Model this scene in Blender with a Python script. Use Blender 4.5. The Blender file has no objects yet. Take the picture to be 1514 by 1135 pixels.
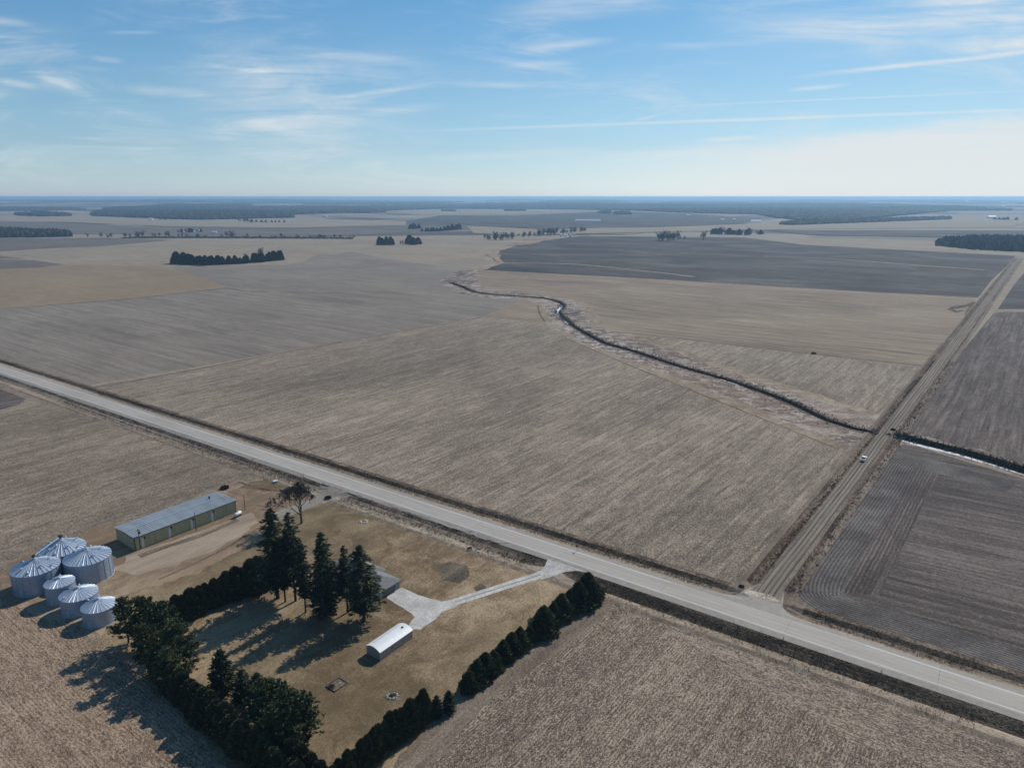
import bpy, math, random
import numpy as np
from mathutils import Vector, Matrix
from mathutils.geometry import delaunay_2d_cdt

S = bpy.context.scene
COL = S.collection
rad = math.radians
# ------------------------------------------------------------------ camera
H, F, Y0 = 118.0, 1050.0, 291.0            # height above the fields, focal length in photo pixels, row of the far horizon
TH = math.atan((567.5 - Y0) / F)
SN, CS = math.sin(TH), math.cos(TH)
cam = bpy.data.cameras.new('camera')
cam.sensor_fit = 'HORIZONTAL'; cam.sensor_width = 36.0; cam.lens = 36.0 * F / 1514.0
cam.clip_start = 1.0; cam.clip_end = 200000.0
co = bpy.data.objects.new('camera', cam); COL.objects.link(co)
co.location = (0, 0, H); co.rotation_euler = (math.pi / 2 - TH, 0, 0)
S.camera = co

# ------------------------------------------------------------------ light
SUN_AZ, SUN_EL = rad(37.0), rad(40.0)      # azimuth from +Y towards +X
sun = bpy.data.lights.new('sun', 'SUN'); sun.energy = 3.6; sun.angle = rad(0.55); sun.color = (1.0, 0.935, 0.845)
so = bpy.data.objects.new('sun', sun); COL.objects.link(so)
d = Vector((math.sin(SUN_AZ) * math.cos(SUN_EL), math.cos(SUN_AZ) * math.cos(SUN_EL), math.sin(SUN_EL)))
so.rotation_euler = (-d).to_track_quat('-Z', 'Y').to_euler()
so.location = (300, 400, 400)
S.view_settings.view_transform = 'Standard'; S.view_settings.look = 'None'
S.view_settings.exposure = 0.0; S.view_settings.gamma = 1.0
S.render.engine = 'CYCLES'
S.cycles.volume_bounces = 1
S.render.resolution_x, S.render.resolution_y = 1024, 767

# ------------------------------------------------------------------ node helper
class NB:
    def __init__(s, tree): s.t = tree; s.L = tree.links
    def n(s, typ, **kw):
        o = s.t.nodes.new(typ)
        for k, v in kw.items(): setattr(o, k, v)
        return o
    def set(s, sock, v):
        if isinstance(v, bpy.types.NodeSocket): s.L.new(v, sock)
        elif v is not None: sock.default_value = v
    def m(s, op, a, b=None, c=None, clamp=False):
        o = s.n('ShaderNodeMath', operation=op, use_clamp=clamp)
        for i, v in enumerate((a, b, c)): 
            if v is not None: s.set(o.inputs[i], v)
        return o.outputs[0]
    def vm(s, op, a, b):
        o = s.n('ShaderNodeVectorMath', operation=op); s.set(o.inputs[0], a); s.set(o.inputs[1], b)
        return o.outputs['Value'] if op in ('DOT_PRODUCT', 'LENGTH') else o.outputs[0]
    def mix(s, f, a, b, blend='MIX'):
        o = s.n('ShaderNodeMix', data_type='RGBA', blend_type=blend); o.clamp_factor = True
        s.set(o.inputs[0], f)
        for i, v in ((6, a), (7, b)):
            if isinstance(v, (tuple, list)) and len(v) == 3: v = (*v, 1)
            s.set(o.inputs[i], v)
        return o.outputs[2]
    def noise(s, vec, scale=1, detail=2, rough=0.5, dist=0, color=False):
        o = s.n('ShaderNodeTexNoise'); s.set(o.inputs['Vector'], vec)
        o.inputs['Scale'].default_value = scale; o.inputs['Detail'].default_value = detail
        o.inputs['Roughness'].default_value = rough; o.inputs['Distortion'].default_value = dist
        return o.outputs[1 if color else 0]
    def mapn(s, vec, loc=(0, 0, 0), rot=(0, 0, 0), scale=(1, 1, 1)):
        o = s.n('ShaderNodeMapping'); s.set(o.inputs[0], vec)
        o.inputs[1].default_value = loc; o.inputs[2].default_value = rot; o.inputs[3].default_value = scale
        return o.outputs[0]
    def rng(s, v, a, b, c=0.0, d=1.0, smooth=True):
        o = s.n('ShaderNodeMapRange'); o.interpolation_type = 'SMOOTHSTEP' if smooth else 'LINEAR'
        for i, x in enumerate((v, a, b, c, d)): s.set(o.inputs[i], x)
        return o.outputs[0]
    def ramp(s, f, stops):
        o = s.n('ShaderNodeValToRGB'); s.set(o.inputs[0], f)
        e = o.color_ramp.elements
        while len(e) < len(stops): e.new(0.5)
        for i, (p, c) in enumerate(stops): e[i].position = p; e[i].color = (*c, 1)
        return o.outputs[0]

# ------------------------------------------------------------------ sky
w = bpy.data.worlds.new('World'); S.world = w; w.use_nodes = True
w.node_tree.nodes.clear(); b = NB(w.node_tree)
sky = b.n('ShaderNodeTexSky', sky_type='NISHITA'); sky.sun_disc = False
sky.sun_elevation = SUN_EL; sky.sun_rotation = SUN_AZ
sky.altitude = 300; sky.air_density = 1.0; sky.dust_density = 0.6; sky.ozone_density = 1.6
tc = b.n('ShaderNodeTexCoord')
sep = b.n('ShaderNodeSeparateXYZ'); b.L.new(tc.outputs['Generated'], sep.inputs[0])
dy = b.m('MAXIMUM', sep.outputs[1], 0.05)
u_ = b.m('DIVIDE', sep.outputs[0], dy); w_ = b.m('DIVIDE', sep.outputs[2], dy)
cv = b.n('ShaderNodeCombineXYZ'); b.L.new(u_, cv.inputs[0]); b.L.new(w_, cv.inputs[1])
front = b.m('MULTIPLY', b.rng(sep.outputs[1], 0.2, 0.45), b.rng(sep.outputs[2], -0.02, 0.01))
def SK(x, y):                              # photo pixel -> direction coordinates on the sky
    v = (567.5 - y) / F; k = CS + v * SN
    return ((x - 757) / F / k, (v * CS - SN) / k)
P2 = cv.outputs[0]
warp = b.noise(b.mapn(P2, scale=(3, 9, 1)), 1, 4, 0.6)
fib = b.noise(b.mapn(P2, rot=(0, 0, rad(-4)), scale=(3.5, 42, 1)), 1, 7, 0.62, 0.6)
fib2 = b.noise(b.mapn(P2, loc=(3, 1, 0), rot=(0, 0, rad(7)), scale=(5, 26, 1)), 1, 7, 0.66, 1.0)
total = None
def add(v):
    global total
    total = v if total is None else b.m('ADD', total, v)
def streak(x1, y1, x2, y2, wd, inten, warpamt=0.5, fibre=1.0, src=0):
    a, c = np.array(SK(x1, y1)), np.array(SK(x2, y2)); L = np.linalg.norm(c - a); t = (c - a) / L; nrm = (-t[1], t[0])
    tt = b.m('DIVIDE', b.m('SUBTRACT', b.vm('DOT_PRODUCT', P2, (t[0], t[1], 0)), float(a @ t)), float(L))
    dd = b.m('SUBTRACT', b.vm('DOT_PRODUCT', P2, (nrm[0], nrm[1], 0)), float(a @ np.array(nrm)))
    wdn = wd * (1.2 if x1 < 700 else 1.0) / F
    dd = b.m('ADD', dd, b.m('MULTIPLY', b.m('SUBTRACT', warp, 0.5), wdn * 5 * warpamt))
    g = b.rng(b.m('ABSOLUTE', dd), 0.0, wdn * 1.6, 1.0, 0.0)
    e = b.m('MULTIPLY', b.rng(tt, -0.05, 0.35), b.rng(tt, 0.6, 1.08, 1, 0))
    g = b.m('MULTIPLY', g, e)
    f = b.rng(fib if src == 0 else fib2, 0.36, 0.66)
    if x1 < 700 and fibre > .3: inten *= .72; fibre = min(1.0, fibre + .15); wd *= 1.25
    f = b.m('ADD', b.m('MULTIPLY', f, fibre), 1 - fibre)
    add(b.m('MULTIPLY', b.m('MULTIPLY', g, f), inten))
for a in [(560, 196, 1700, 156, 1.8, .9, .15, .35), (930, 160, 1600, 131, 1.3, .38, .25, .5), (1155, 118, 1640, 62, 3.2, .75, .5, .5),
          (1160, 135, 1262, 125, 3.0, .6, .4, .5), (1255, 27, 1700, 2, 3.5, .5, .4, .6), (1020, 70, 1700, 6, 34, .62, .5, .8),
          (1380, 72, 1560, 62, 7, .6, .6, .7), (765, 74, 915, 60, 5, .42, .6, .6), (735, 98, 860, 90, 5, .32, .6, .6), (960, 72, 1160, 62, 4.5, .45, .5, .7),
          (720, 26, 1000, -2, 16, .5, .6, .7), (1330, 6, 1560, -4, 5, .5, .6, .6),
          (35, 97, 140, 133, 10, .75, .9, .8, 1), (130, 86, 187, 92, 3, .6, .6, .5), (90, 99, 175, 105, 3, .5, .7, .6), (-10, 118, 60, 130, 4, .5, .6, .6),
          (-20, 28, 60, 42, 4, .35, .6, .6), (150, 49, 240, 48, 2, .35, .4, .5), (-60, 52, 80, 56, 2, .25, .4, .5),
          (300, 98, 400, 108, 2.4, .6, .5, .4), (240, 104, 480, 112, 4, .42, .7, .8), (470, 148, 670, 121, 3, .7, .5, .4), (640, 123, 800, 128, 3.5, .55, .5, .6),
          (400, 74, 660, 98, 5, .4, .7, .7), (260, 150, 640, 160, 55, .42, .6, .95), (230, 100, 560, 140, 32, .34, .6, .95, 1), (180, 132, 340, 146, 5, .4, .8, .7),
          (145, 163, 260, 180, 6, .5, .8, .7, 1), (260, 175, 360, 192, 10, .36, .8, .9, 1), (510, 170, 670, 155, 5, .45, .8, .7), (170, 210, 330, 235, 14, .3, .8, .9, 1),
          (620, 236, 920, 222, 4.5, .5, .5, .6), (800, 243, 1120, 216, 8, .5, .6, .7), (1030, 208, 1130, 202, 3.5, .5, .8, .5), (930, 181, 975, 170, 2, .4, .4, .5)]:
    streak(*a)
# the bright sheet of cirrus low on the right
a, c = np.array(SK(900, 232)), np.array(SK(1514, 170)); t = (c - a) / np.linalg.norm(c - a); nrm = np.array((-t[1], t[0]))
dd = b.m('SUBTRACT', b.vm('DOT_PRODUCT', P2, (nrm[0], nrm[1], 0)), float(a @ nrm))
dd = b.m('ADD', dd, b.m('MULTIPLY', b.m('SUBTRACT', fib2, 0.5), 0.05))
sheet = b.m('MULTIPLY', b.rng(dd, 0.012, -0.022), b.rng(u_, 0.0, 0.5))
sheet = b.m('MULTIPLY', sheet, b.rng(fib, 0.2, 0.55, 0.6, 0.96))
add(sheet)
veil = b.m('MULTIPLY', b.rng(fib2, 0.42, 0.8), b.m('MULTIPLY', b.rng(warp, 0.40, 0.62), 0.5)); add(veil)
mask = b.m('MULTIPLY', b.m('MINIMUM', total, 0.92), front)
# the sky's own colour, brought to the tint it has in the photograph by height above the horizon
el = b.m('DIVIDE', sep.outputs[2], b.m('MAXIMUM', b.m('SQRT', b.m('SUBTRACT', 1.0, b.m('MULTIPLY', sep.outputs[2], sep.outputs[2]))), 0.05))
tint = b.ramp(b.m('MULTIPLY', el, 2.0, clamp=True), [(0.0, (.36, .48, .75)), (0.055, (.33, .42, .58)), (0.124, (.30, .385, .485)), (0.243, (.295, .395, .455)), (0.366, (.265, .395, .46)), (0.5, (.23, .39, .465))])
side = b.m('SUBTRACT', 2.0, b.m('MULTIPLY', b.m('MULTIPLY', b.m('MAXIMUM', b.m('MINIMUM', u_, 1.0), -1.0), front), 0.34))
base = b.mix(1.0, sky.outputs[0], tint, 'MULTIPLY')
SKYMUL = b.n('ShaderNodeVectorMath', operation='SCALE'); b.L.new(base, SKYMUL.inputs[0]); b.L.new(side, SKYMUL.inputs['Scale'])
fin = b.mix(mask, SKYMUL.outputs[0], (7.6, 8.0, 8.2))
bg = b.n('ShaderNodeBackground'); b.L.new(fin, bg.inputs[0]); bg.inputs[1].default_value = 0.1
out = b.n('ShaderNodeOutputWorld'); b.L.new(bg.outputs[0], out.inputs[0])

# ------------------------------------------------------------------ geometry helpers
def P(x, y, z=0.0):                        # the point of the plain that the photograph shows at a pixel
    u = (x - 757) / F; v = (567.5 - y) / F; k = (H - z) / (SN - v * CS)
    return np.array((u * k, (CS + v * SN) * k))
def rowof(X, Y, Z):
    dz = Z - H; return 567.5 - F * (Y * SN + dz * CS) / (Y * CS - dz * SN)
def height_to(X, Y, ty):
    lo, hi = 0.0, 120.0
    for _ in range(40):
        m = (lo + hi) / 2
        if rowof(X, Y, m) > ty: lo = m
        else: hi = m
    return lo
def adir(az): return np.array((math.sin(rad(az)), math.cos(rad(az))))
EA = adir(125.3); NA = adir(35.3)          # along the paved road, across it (away from the camera)
OA = np.array((0.0, 226.46)) + 3.6 * NA    # a point on its centre line
_b0, _b1 = P(1193, 799), P(1449, 459)
AZB = math.degrees(math.atan2(*(_b1 - _b0))); EB = adir(AZB); NBv = adir(AZB + 90); OB = _b0
ROW = AZB                                  # direction of the field rows
def ra(p): q = np.asarray(p) - OA; return float(q @ EA), float(q @ NA)
def rb(p): q = np.asarray(p) - OB; return float(q @ EB), float(q @ NBv)
JA = 0.0
# where the two roads meet
_m = np.array([[EA[0], -EB[0]], [EA[1], -EB[1]]]); _s = np.linalg.solve(_m, OB - OA); JR = float(_s[0]); JB = float(_s[1])

def tag(o, label=None, cat=None, group=None, kind=None):
    if label: o['label'] = label
    if cat: o['category'] = cat
    if group: o['group'] = group
    if kind: o['kind'] = kind
    return o
def empty(name, loc, rz=0.0, label=None, cat=None, group=None):
    o = bpy.data.objects.new(name, None); COL.objects.link(o); o.location = loc; o.rotation_euler = (0, 0, rz)
    o.empty_display_size = 0.5
    return tag(o, label, cat, group)
def link(name, me, mats, parent=None):
    o = bpy.data.objects.new(name, me); COL.objects.link(o)
    for m in (mats if isinstance(mats, (list, tuple)) else [mats]):
        if m: me.materials.append(m)
    if parent: o.parent = parent
    return o
class MB:                                  # collects faces
    def __init__(s): s.v = []; s.f = []
    def add(s, v, f):
        n = len(s.v); s.v += [tuple(map(float, p)) for p in v]; s.f += [tuple(i + n for i in q) for q in f]; return s
    def box(s, c, d, rz=0.0, taper=1.0):
        x, y, z = (t / 2 for t in d); r = Matrix.Rotation(rz, 3, 'Z'); c = Vector(c)
        vs = [c + r @ Vector((sx * x * (taper if sz > 0 else 1), sy * y * (taper if sz > 0 else 1), sz * z)) for sz in (-1, 1) for sx, sy in ((-1, -1), (1, -1), (1, 1), (-1, 1))]
        return s.add(vs, [(3, 2, 1, 0), (4, 5, 6, 7), (0, 1, 5, 4), (1, 2, 6, 5), (2, 3, 7, 6), (3, 0, 4, 7)])
    def tube(s, a, c, r0, r1=None, n=8, cap=True):
        r1 = r0 if r1 is None else r1; a = Vector(a); c = Vector(c); d_ = (c - a).normalized()
        p = d_.orthogonal().normalized(); q = d_.cross(p)
        vs = [a + (p * math.cos(t) + q * math.sin(t)) * r0 for t in [2 * math.pi * i / n for i in range(n)]] + \
             [c + (p * math.cos(t) + q * math.sin(t)) * r1 for t in [2 * math.pi * i / n for i in range(n)]]
        fs = [(i, (i + 1) % n, n + (i + 1) % n, n + i) for i in range(n)]
        if cap: fs += [tuple(range(n - 1, -1, -1)), tuple(range(n, 2 * n))]
        return s.add(vs, fs)
    def lathe(s, prof, n=32, c=(0, 0, 0)):
        vs = [(c[0] + r * math.cos(2 * math.pi * i / n), c[1] + r * math.sin(2 * math.pi * i / n), c[2] + z) for r, z in prof for i in range(n)]
        fs = [(k * n + i, k * n + (i + 1) % n, (k + 1) * n + (i + 1) % n, (k + 1) * n + i) for k in range(len(prof) - 1) for i in range(n)]
        return s.add(vs, fs)
    def mesh(s, name, smooth=False):
        me = bpy.data.meshes.new(name); me.from_pydata(s.v, [], s.f); me.update()
        if smooth: me.polygons.foreach_set('use_smooth', [True] * len(me.polygons))
        return me
    def build(s, name, mat, parent=None, smooth=False): return link(name, s.mesh(name, smooth), mat, parent)

# ------------------------------------------------------------------ materials
def newmat(name):
    m = bpy.data.materials.new(name); m.use_nodes = True; m.node_tree.nodes.clear(); b = NB(m.node_tree)
    bs = b.n('ShaderNodeBsdfPrincipled'); o = b.n('ShaderNodeOutputMaterial'); b.L.new(bs.outputs[0], o.inputs[0])
    bs.inputs['Roughness'].default_value = 0.95; bs.inputs['Specular IOR Level'].default_value = 0.15
    return m, b, bs
def pos(b): return b.n('ShaderNodeNewGeometry').outputs['Position']
def setc(b, bs, c): b.set(bs.inputs['Base Color'], (*c, 1) if isinstance(c, tuple) and len(c) == 3 else c)
def bump(b, bs, h, dist=0.1, strength=0.5):
    o = b.n('ShaderNodeBump'); o.inputs['Distance'].default_value = dist; o.inputs['Strength'].default_value = strength
    b.L.new(h, o.inputs['Height']); b.L.new(o.outputs[0], bs.inputs['Normal'])
def rows(b, az, seed=0):                   # position turned so that x runs along the rows
    return b.mapn(pos(b), rot=(0, 0, -rad(90 - az)), loc=(seed * 13.7, seed * 7.1, 0))
def wsum(b, items):
    t = None
    for f, k in items:
        v = b.m('MULTIPLY', b.m('SUBTRACT', f, 0.5), k); t = v if t is None else b.m('ADD', t, v)
    return t
def field(name, dark, mid, light, az=None, k=(2.0, 0.9, 1.2, 0.8), row=0.0, rowsp=0.76, seed=0, bmp=0.25, fine=1.0, lightpts=0.0, tone=None, gain=(1, 1, 1), iso=False, lines=0.0, linesc=(0.22, 1.55)):
    dark, mid, light = (tuple(x * g for x, g in zip(c_, gain)) for c_ in (dark, mid, light))
    m, b, bs = newmat(name); az = ROW if az is None else az; p = rows(b, az, seed)
    fa = b.noise(b.mapn(p, scale=(2.5 * fine, 3.6 * fine, 1)), 1, 1, 0.6)             # stalks and clods
    fb = b.noise(b.mapn(p, scale=(1.05 * fine, 1.7 * fine, 1), loc=(31, 7, 0)), 1, 1, 0.6)
    fc = b.noise(b.mapn(p, scale=(0.24 * fine, 0.45 * fine, 1), loc=(3, 71, 0)), 1, 1, 0.6)
    f1 = b.m('ADD', b.m('MULTIPLY', fa, 0.75), b.m('ADD', b.m('MULTIPLY', fb, 0.65), b.m('MULTIPLY', fc, 0.28))); f1 = b.m('SUBTRACT', f1, 0.34)
    f2 = b.noise(b.mapn(p, scale=(0.09, 0.10, 1) if iso else (0.035, 0.11, 1)), 1, 5, 0.68, 0.7 if iso else 0)                       # middle sized blotches
    f3 = b.noise(b.mapn(p, scale=(0.006, 0.33, 1)), 1, 4, 0.7)                        # streaks left by the passes of the machines
    f4 = b.noise(b.mapn(p, scale=(0.006, 0.009, 1)), 1, 4, 0.6, 0.6)                  # soil types
    t = wsum(b, [(f1, k[0]), (f2, k[1]), (f3, k[2]), (f4, k[3])])
    if row > 0:
        wv = b.n('ShaderNodeTexWave', wave_type='BANDS', bands_direction='Y', wave_profile='SIN')
        b.L.new(b.mapn(p, scale=(1, 1, 1)), wv.inputs[0]); wv.inputs['Scale'].default_value = 2 * math.pi / rowsp / 20.0
        wv.inputs['Distortion'].default_value = 1.6; wv.inputs['Detail'].default_value = 2; wv.inputs['Detail Scale'].default_value = 0.6
        g = b.rng(f2, 0.35, 0.62, 0.35, 1.0)
        t = b.m('ADD', t, b.m('MULTIPLY', b.m('MULTIPLY', b.m('SUBTRACT', wv.outputs[1], 0.5), row), g))
    if lines:                              # broken dark furrows between the rows
        ln = b.noise(b.mapn(p, scale=(*linesc, 1), loc=(17, 4, 0)), 1, 3, 0.55); wob = b.rng(f2, 0.4, 0.6, 0.25, 1.0)
        t = b.m('SUBTRACT', t, b.m('MULTIPLY', b.m('MULTIPLY', b.rng(ln, 0.53, 0.66), wob), lines))
        t = b.m('ADD', t, b.m('MULTIPLY', b.rng(ln, 0.45, 0.34), lines * 0.5))
    t = b.m('ADD', t, 0.5, clamp=True)
    c = b.ramp(t, [(0.0, dark), (0.5, mid), (1.0, light)])
    if lightpts > 0:                       # pale husks and broken stalks lying about
        h = b.noise(b.mapn(p, scale=(2.4 * fine, 3.8 * fine, 1), loc=(50, 3, 0)), 1, 2, 0.6)
        c = b.mix(b.m('MULTIPLY', b.rng(h, 0.56, 0.7), lightpts), c, tuple(min(1, x * 1.6) for x in light))
    if tone:
        c = b.mix(b.m('MULTIPLY', b.rng(b.noise(b.mapn(p, loc=(9, 9, 0)), 0.009, 5, 0.6), 0.42, 0.62), tone[1]), c, tone[0])
    setc(b, bs, c)
    if bmp: bump(b, bs, f1, 0.5, bmp)
    return m
M = {}
ST = ((0.075, 0.062, 0.050), (0.195, 0.165, 0.137), (0.37, 0.325, 0.275))
M['stub_left'] = field('stubble_left', *ST, k=(2.6, 1.3, 0.6, 0.9), row=0.0, lines=.35, gain=(1.06, .98, .86), seed=1, lightpts=0.35, bmp=.3)
M['stub_bl'] = field('stubble_corner', (0.08, 0.062, 0.048), (0.215, 0.175, 0.138), (0.40, 0.34, 0.27), az=ROW + 90, k=(2.4, 0.8, 0.8, 0.7), row=0.25, lines=.35, gain=(1.10, .97, .85), seed=2, lightpts=0.4, bmp=.3)
M['stub_br'] = field('stubble_near', (0.075, 0.062, 0.052), (0.185, 0.158, 0.134), (0.42, 0.375, 0.32), k=(2.9, 0.9, 0.4, 0.8), row=0.3, lines=.3, gain=(1.0, .89, .78), seed=3, lightpts=0.45, bmp=.35)
M['stub_hr'] = field('stubble_headland', (0.075, 0.062, 0.052), (0.185, 0.158, 0.134), (0.42, 0.375, 0.32), az=125.3, k=(2.9, 1.0, 0.4, 0.8), lines=.3, gain=(.98, .88, .77), seed=45, lightpts=0.4, bmp=.35)
M['main'] = field('stubble_main', (0.07, 0.060, 0.052), (0.172, 0.148, 0.128), (0.335, 0.295, 0.258), k=(2.3, 1.0, 0.8, 1.0), row=0.0, lines=.36, linesc=(.035, .5), gain=(1.30, 1.20, 1.04), seed=4, lightpts=0.22, fine=0.8, bmp=.25)
M['nw'] = field('soy_stubble', gain=(1.07, 1.03, .96), lines=.24, linesc=(.006, .12), dark=(0.12, 0.104, 0.09), mid=(0.205, 0.180, 0.158), light=(0.31, 0.275, 0.24), az=ROW + 90, k=(1.1, 0.8, 1.5, 0.9), seed=5, bmp=0.1, fine=0.6)
M['tan2'] = field('pale_stubble', gain=(1.14, 1.05, .92), dark=(0.15, 0.13, 0.105), mid=(0.25, 0.22, 0.182), light=(0.35, 0.31, 0.26), az=ROW + 90, k=(0.6, 0.7, 1.3, 0.8), seed=6, bmp=0, fine=0.5)
M['tan3'] = field('golden_stubble', gain=(1.04, 1.0, .95), dark=(0.16, 0.122, 0.08), mid=(0.25, 0.195, 0.132), light=(0.34, 0.27, 0.19), az=ROW + 90, k=(0.6, 0.7, 1.2, 0.8), seed=7, bmp=0, fine=0.5)
M['north'] = field('stubble_north', gain=(1.14, 1.05, .92), lines=.35, linesc=(.012, .28), dark=(0.11, 0.09, 0.073), mid=(0.22, 0.184, 0.15), light=(0.36, 0.31, 0.255), az=ROW + 88, k=(0.8, 0.8, 2.0, 0.8), seed=8, bmp=0.1, fine=0.6)
M['dark_c'] = field('ploughed_dark', (0.034, 0.029, 0.027), (0.070, 0.061, 0.056), (0.15, 0.134, 0.122), az=ROW + 90, lines=.4, linesc=(.008, .09), k=(0.9, 1.0, 1.6, 2.0), seed=9, bmp=0, fine=0.5)
M['dark_e'] = field('ploughed_east', (0.033, 0.029, 0.028), (0.078, 0.069, 0.065), (0.175, 0.158, 0.148), k=(1.5, 0.9, 1.1, 1.2), row=0.0, lines=.45, linesc=(.02, .45), gain=(1.34, 1.20, 1.10), seed=10, bmp=0.25, fine=0.7)
M['dark_s'] = field('ploughed_rows', (0.030, 0.027, 0.027), (0.075, 0.068, 0.066), (0.17, 0.156, 0.150), k=(1.3, 1.0, 0.9, 1.1), row=0.5, rowsp=1.25, lines=.4, linesc=(.02, .6), gain=(1.36, 1.22, 1.10), seed=11, bmp=0.25, fine=0.7)
M['dark_x'] = field('ploughed_cross', (0.033, 0.030, 0.030), (0.078, 0.071, 0.069), (0.165, 0.152, 0.147), az=ROW + 85, k=(1.5, 0.7, 1.2, 1.1), row=0.0, lines=.45, linesc=(.02, .55), gain=(1.36, 1.22, 1.10), seed=12, bmp=0.25, fine=0.7)
M['brown'] = field('turned_soil', (0.09, 0.072, 0.06), (0.145, 0.12, 0.102), (0.22, 0.19, 0.165), az=ROW + 90, k=(0.6, 0.7, 1.3, 0.8), seed=13, bmp=0, fine=0.4)
M['bank'] = field('creek_grass', (0.06, 0.040, 0.030), (0.20, 0.155, 0.128), (0.50, 0.44, 0.39), az=100, iso=True, k=(2.6, 3.6, 0.0, 2.0), seed=14, lightpts=0.35, bmp=.4, fine=0.5, tone=((0.26, 0.185, 0.13), 0.5))
M['band'] = field('creek_tan', (0.15, 0.105, 0.07), (0.29, 0.222, 0.158), (0.42, 0.35, 0.265), az=100, iso=True, k=(1.4, 2.0, 0.2, 1.4), seed=15, bmp=.2, fine=0.4)
M['verge'] = field('verge_grass', (0.11, 0.083, 0.058), (0.25, 0.198, 0.145), (0.42, 0.35, 0.27), az=125.3, k=(1.9, 1.4, 2.0, 0.5), seed=16, bmp=.35)
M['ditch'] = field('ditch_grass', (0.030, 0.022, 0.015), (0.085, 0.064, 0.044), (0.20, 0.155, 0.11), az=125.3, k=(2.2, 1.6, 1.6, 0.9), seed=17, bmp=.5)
M['ditchb'] = field('ditch_weeds', (0.035, 0.024, 0.018), (0.115, 0.082, 0.060), (0.26, 0.20, 0.145), k=(2.2, 2.0, 1.2, 0.9), seed=18, bmp=.5)
M['lawn'] = field('winter_lawn', (0.105, 0.078, 0.046), (0.205, 0.155, 0.098), (0.33, 0.265, 0.175), az=ROW, iso=True, k=(1.9, 2.4, 0.4, 2.6), gain=(1.30, 1.23, 1.18), seed=19, bmp=.3, tone=((0.125, 0.095, 0.05), 0.6))
M['yard'] = field('dirt_yard', (0.15, 0.112, 0.078), (0.30, 0.24, 0.178), (0.43, 0.365, 0.285), az=ROW, iso=True, k=(1.1, 1.7, 0.7, 2.4), gain=(1.22, 1.14, 1.06), seed=20, bmp=.15, tone=((0.24, 0.165, 0.10), 0.5))
M['yard3'] = field('packed_yard', (0.19, 0.15, 0.115), (0.315, 0.26, 0.205), (0.43, 0.37, 0.30), az=ROW, k=(0.7, 1.4, 1.0, 1.6), seed=40, bmp=.15, gain=(1.06, 1, .94))
M['rim'] = field('field_rim', (0.085, 0.062, 0.045), (0.19, 0.148, 0.112), (0.32, 0.265, 0.21), az=ROW, k=(1.5, 1.3, 1.3, 0.6), seed=21, bmp=.35)
M['channel'] = field('creek_mud', (0.014, 0.009, 0.006), (0.048, 0.032, 0.021), (0.13, 0.095, 0.065), az=100, k=(1.5, 1.5, 0.3, 0.6), seed=22, bmp=.5, fine=.6)
M['snow'] = field('snow_patch', (0.45, 0.43, 0.42), (0.72, 0.72, 0.72), (0.85, 0.86, 0.88), az=100, k=(1.2, 1.6, 0.3, 0.6), seed=23, bmp=.2)
M['burnt'] = field('worn_patch', (0.05, 0.04, 0.032), (0.12, 0.095, 0.07), (0.25, 0.205, 0.15), az=ROW, k=(1.6, 1.6, 0.5, 1), seed=24, bmp=.3)
# headland: rows that follow the edge of the field (UV.x = metres from the edge)
m, b, bs = newmat('ploughed_headland'); uv = b.n('ShaderNodeUVMap').outputs[0]
wv = b.n('ShaderNodeTexWave', wave_type='BANDS', bands_direction='X'); b.L.new(uv, wv.inputs[0])
wv.inputs['Scale'].default_value = 2 * math.pi / 1.15 / 20; wv.inputs['Distortion'].default_value = 0.7; wv.inputs['Detail Scale'].default_value = 0.3
t = wsum(b, [(b.noise(pos(b), 1.1, 4, 0.8), 1.6), (b.noise(pos(b), 0.05, 4, 0.65), 1.6), (wv.outputs[1], 0.45)])
setc(b, bs, b.ramp(b.m('ADD', t, 0.5, clamp=True), [(0, (0.038, 0.033, 0.031)), (0.5, (0.098, 0.084, 0.076)), (1, (0.22, 0.195, 0.178))])); M['head'] = m
# paved road
m, b, bs = newmat('asphalt'); p = b.mapn(b.vm('SUBTRACT', pos(b), (OA[0], OA[1], 0)), rot=(0, 0, rad(35.3)))
sp = b.n('ShaderNodeSeparateXYZ'); b.L.new(p, sp.inputs[0]); s_ = sp.outputs[1]
wl = None
for c0 in (-2.6, -1.0, 1.0, 2.6):
    g = b.rng(b.m('ABSOLUTE', b.m('SUBTRACT', s_, c0)), 0.0, 0.55, 1, 0); wl = g if wl is None else b.m('ADD', wl, g)
t = wsum(b, [(b.noise(b.mapn(p, scale=(0.05, 0.9, 1)), 1, 4, 0.65), 1.1), (b.noise(p, 1.5, 4, 0.7), 0.45), (b.noise(b.mapn(p, scale=(0.02, 0.05, 1)), 1, 3, 0.6), 0.9)])
t = b.m('SUBTRACT', t, b.m('MULTIPLY', wl, 0.10))
c = b.ramp(b.m('ADD', t, 0.55, clamp=True), [(0, (0.28, 0.252, 0.22)), (0.5, (0.385, 0.35, 0.308)), (1, (0.49, 0.45, 0.40))])
sl = b.m('FRACT', b.m('DIVIDE', sp.outputs[0], 37.0)); sl = b.rng(b.m('ABSOLUTE', b.m('SUBTRACT', sl, 0.5)), 0.0, 0.0035, 1, 0)
c = b.mix(b.m('MULTIPLY', sl, 0.45), c, (0.06, 0.055, 0.05))
sh = b.rng(b.m('ABSOLUTE', s_), 4.0, 4.4); sh = b.m('MULTIPLY', sh, 0.75)
c = b.mix(sh, c, b.ramp(b.noise(p, 0.7, 5, 0.7), [(0.3, (0.19, 0.163, 0.135)), (0.7, (0.32, 0.285, 0.24))]))
setc(b, bs, c); bs.inputs['Roughness'].default_value = 0.75; bs.inputs['Specular IOR Level'].default_value = 0.3; M['asphalt'] = m
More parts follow.
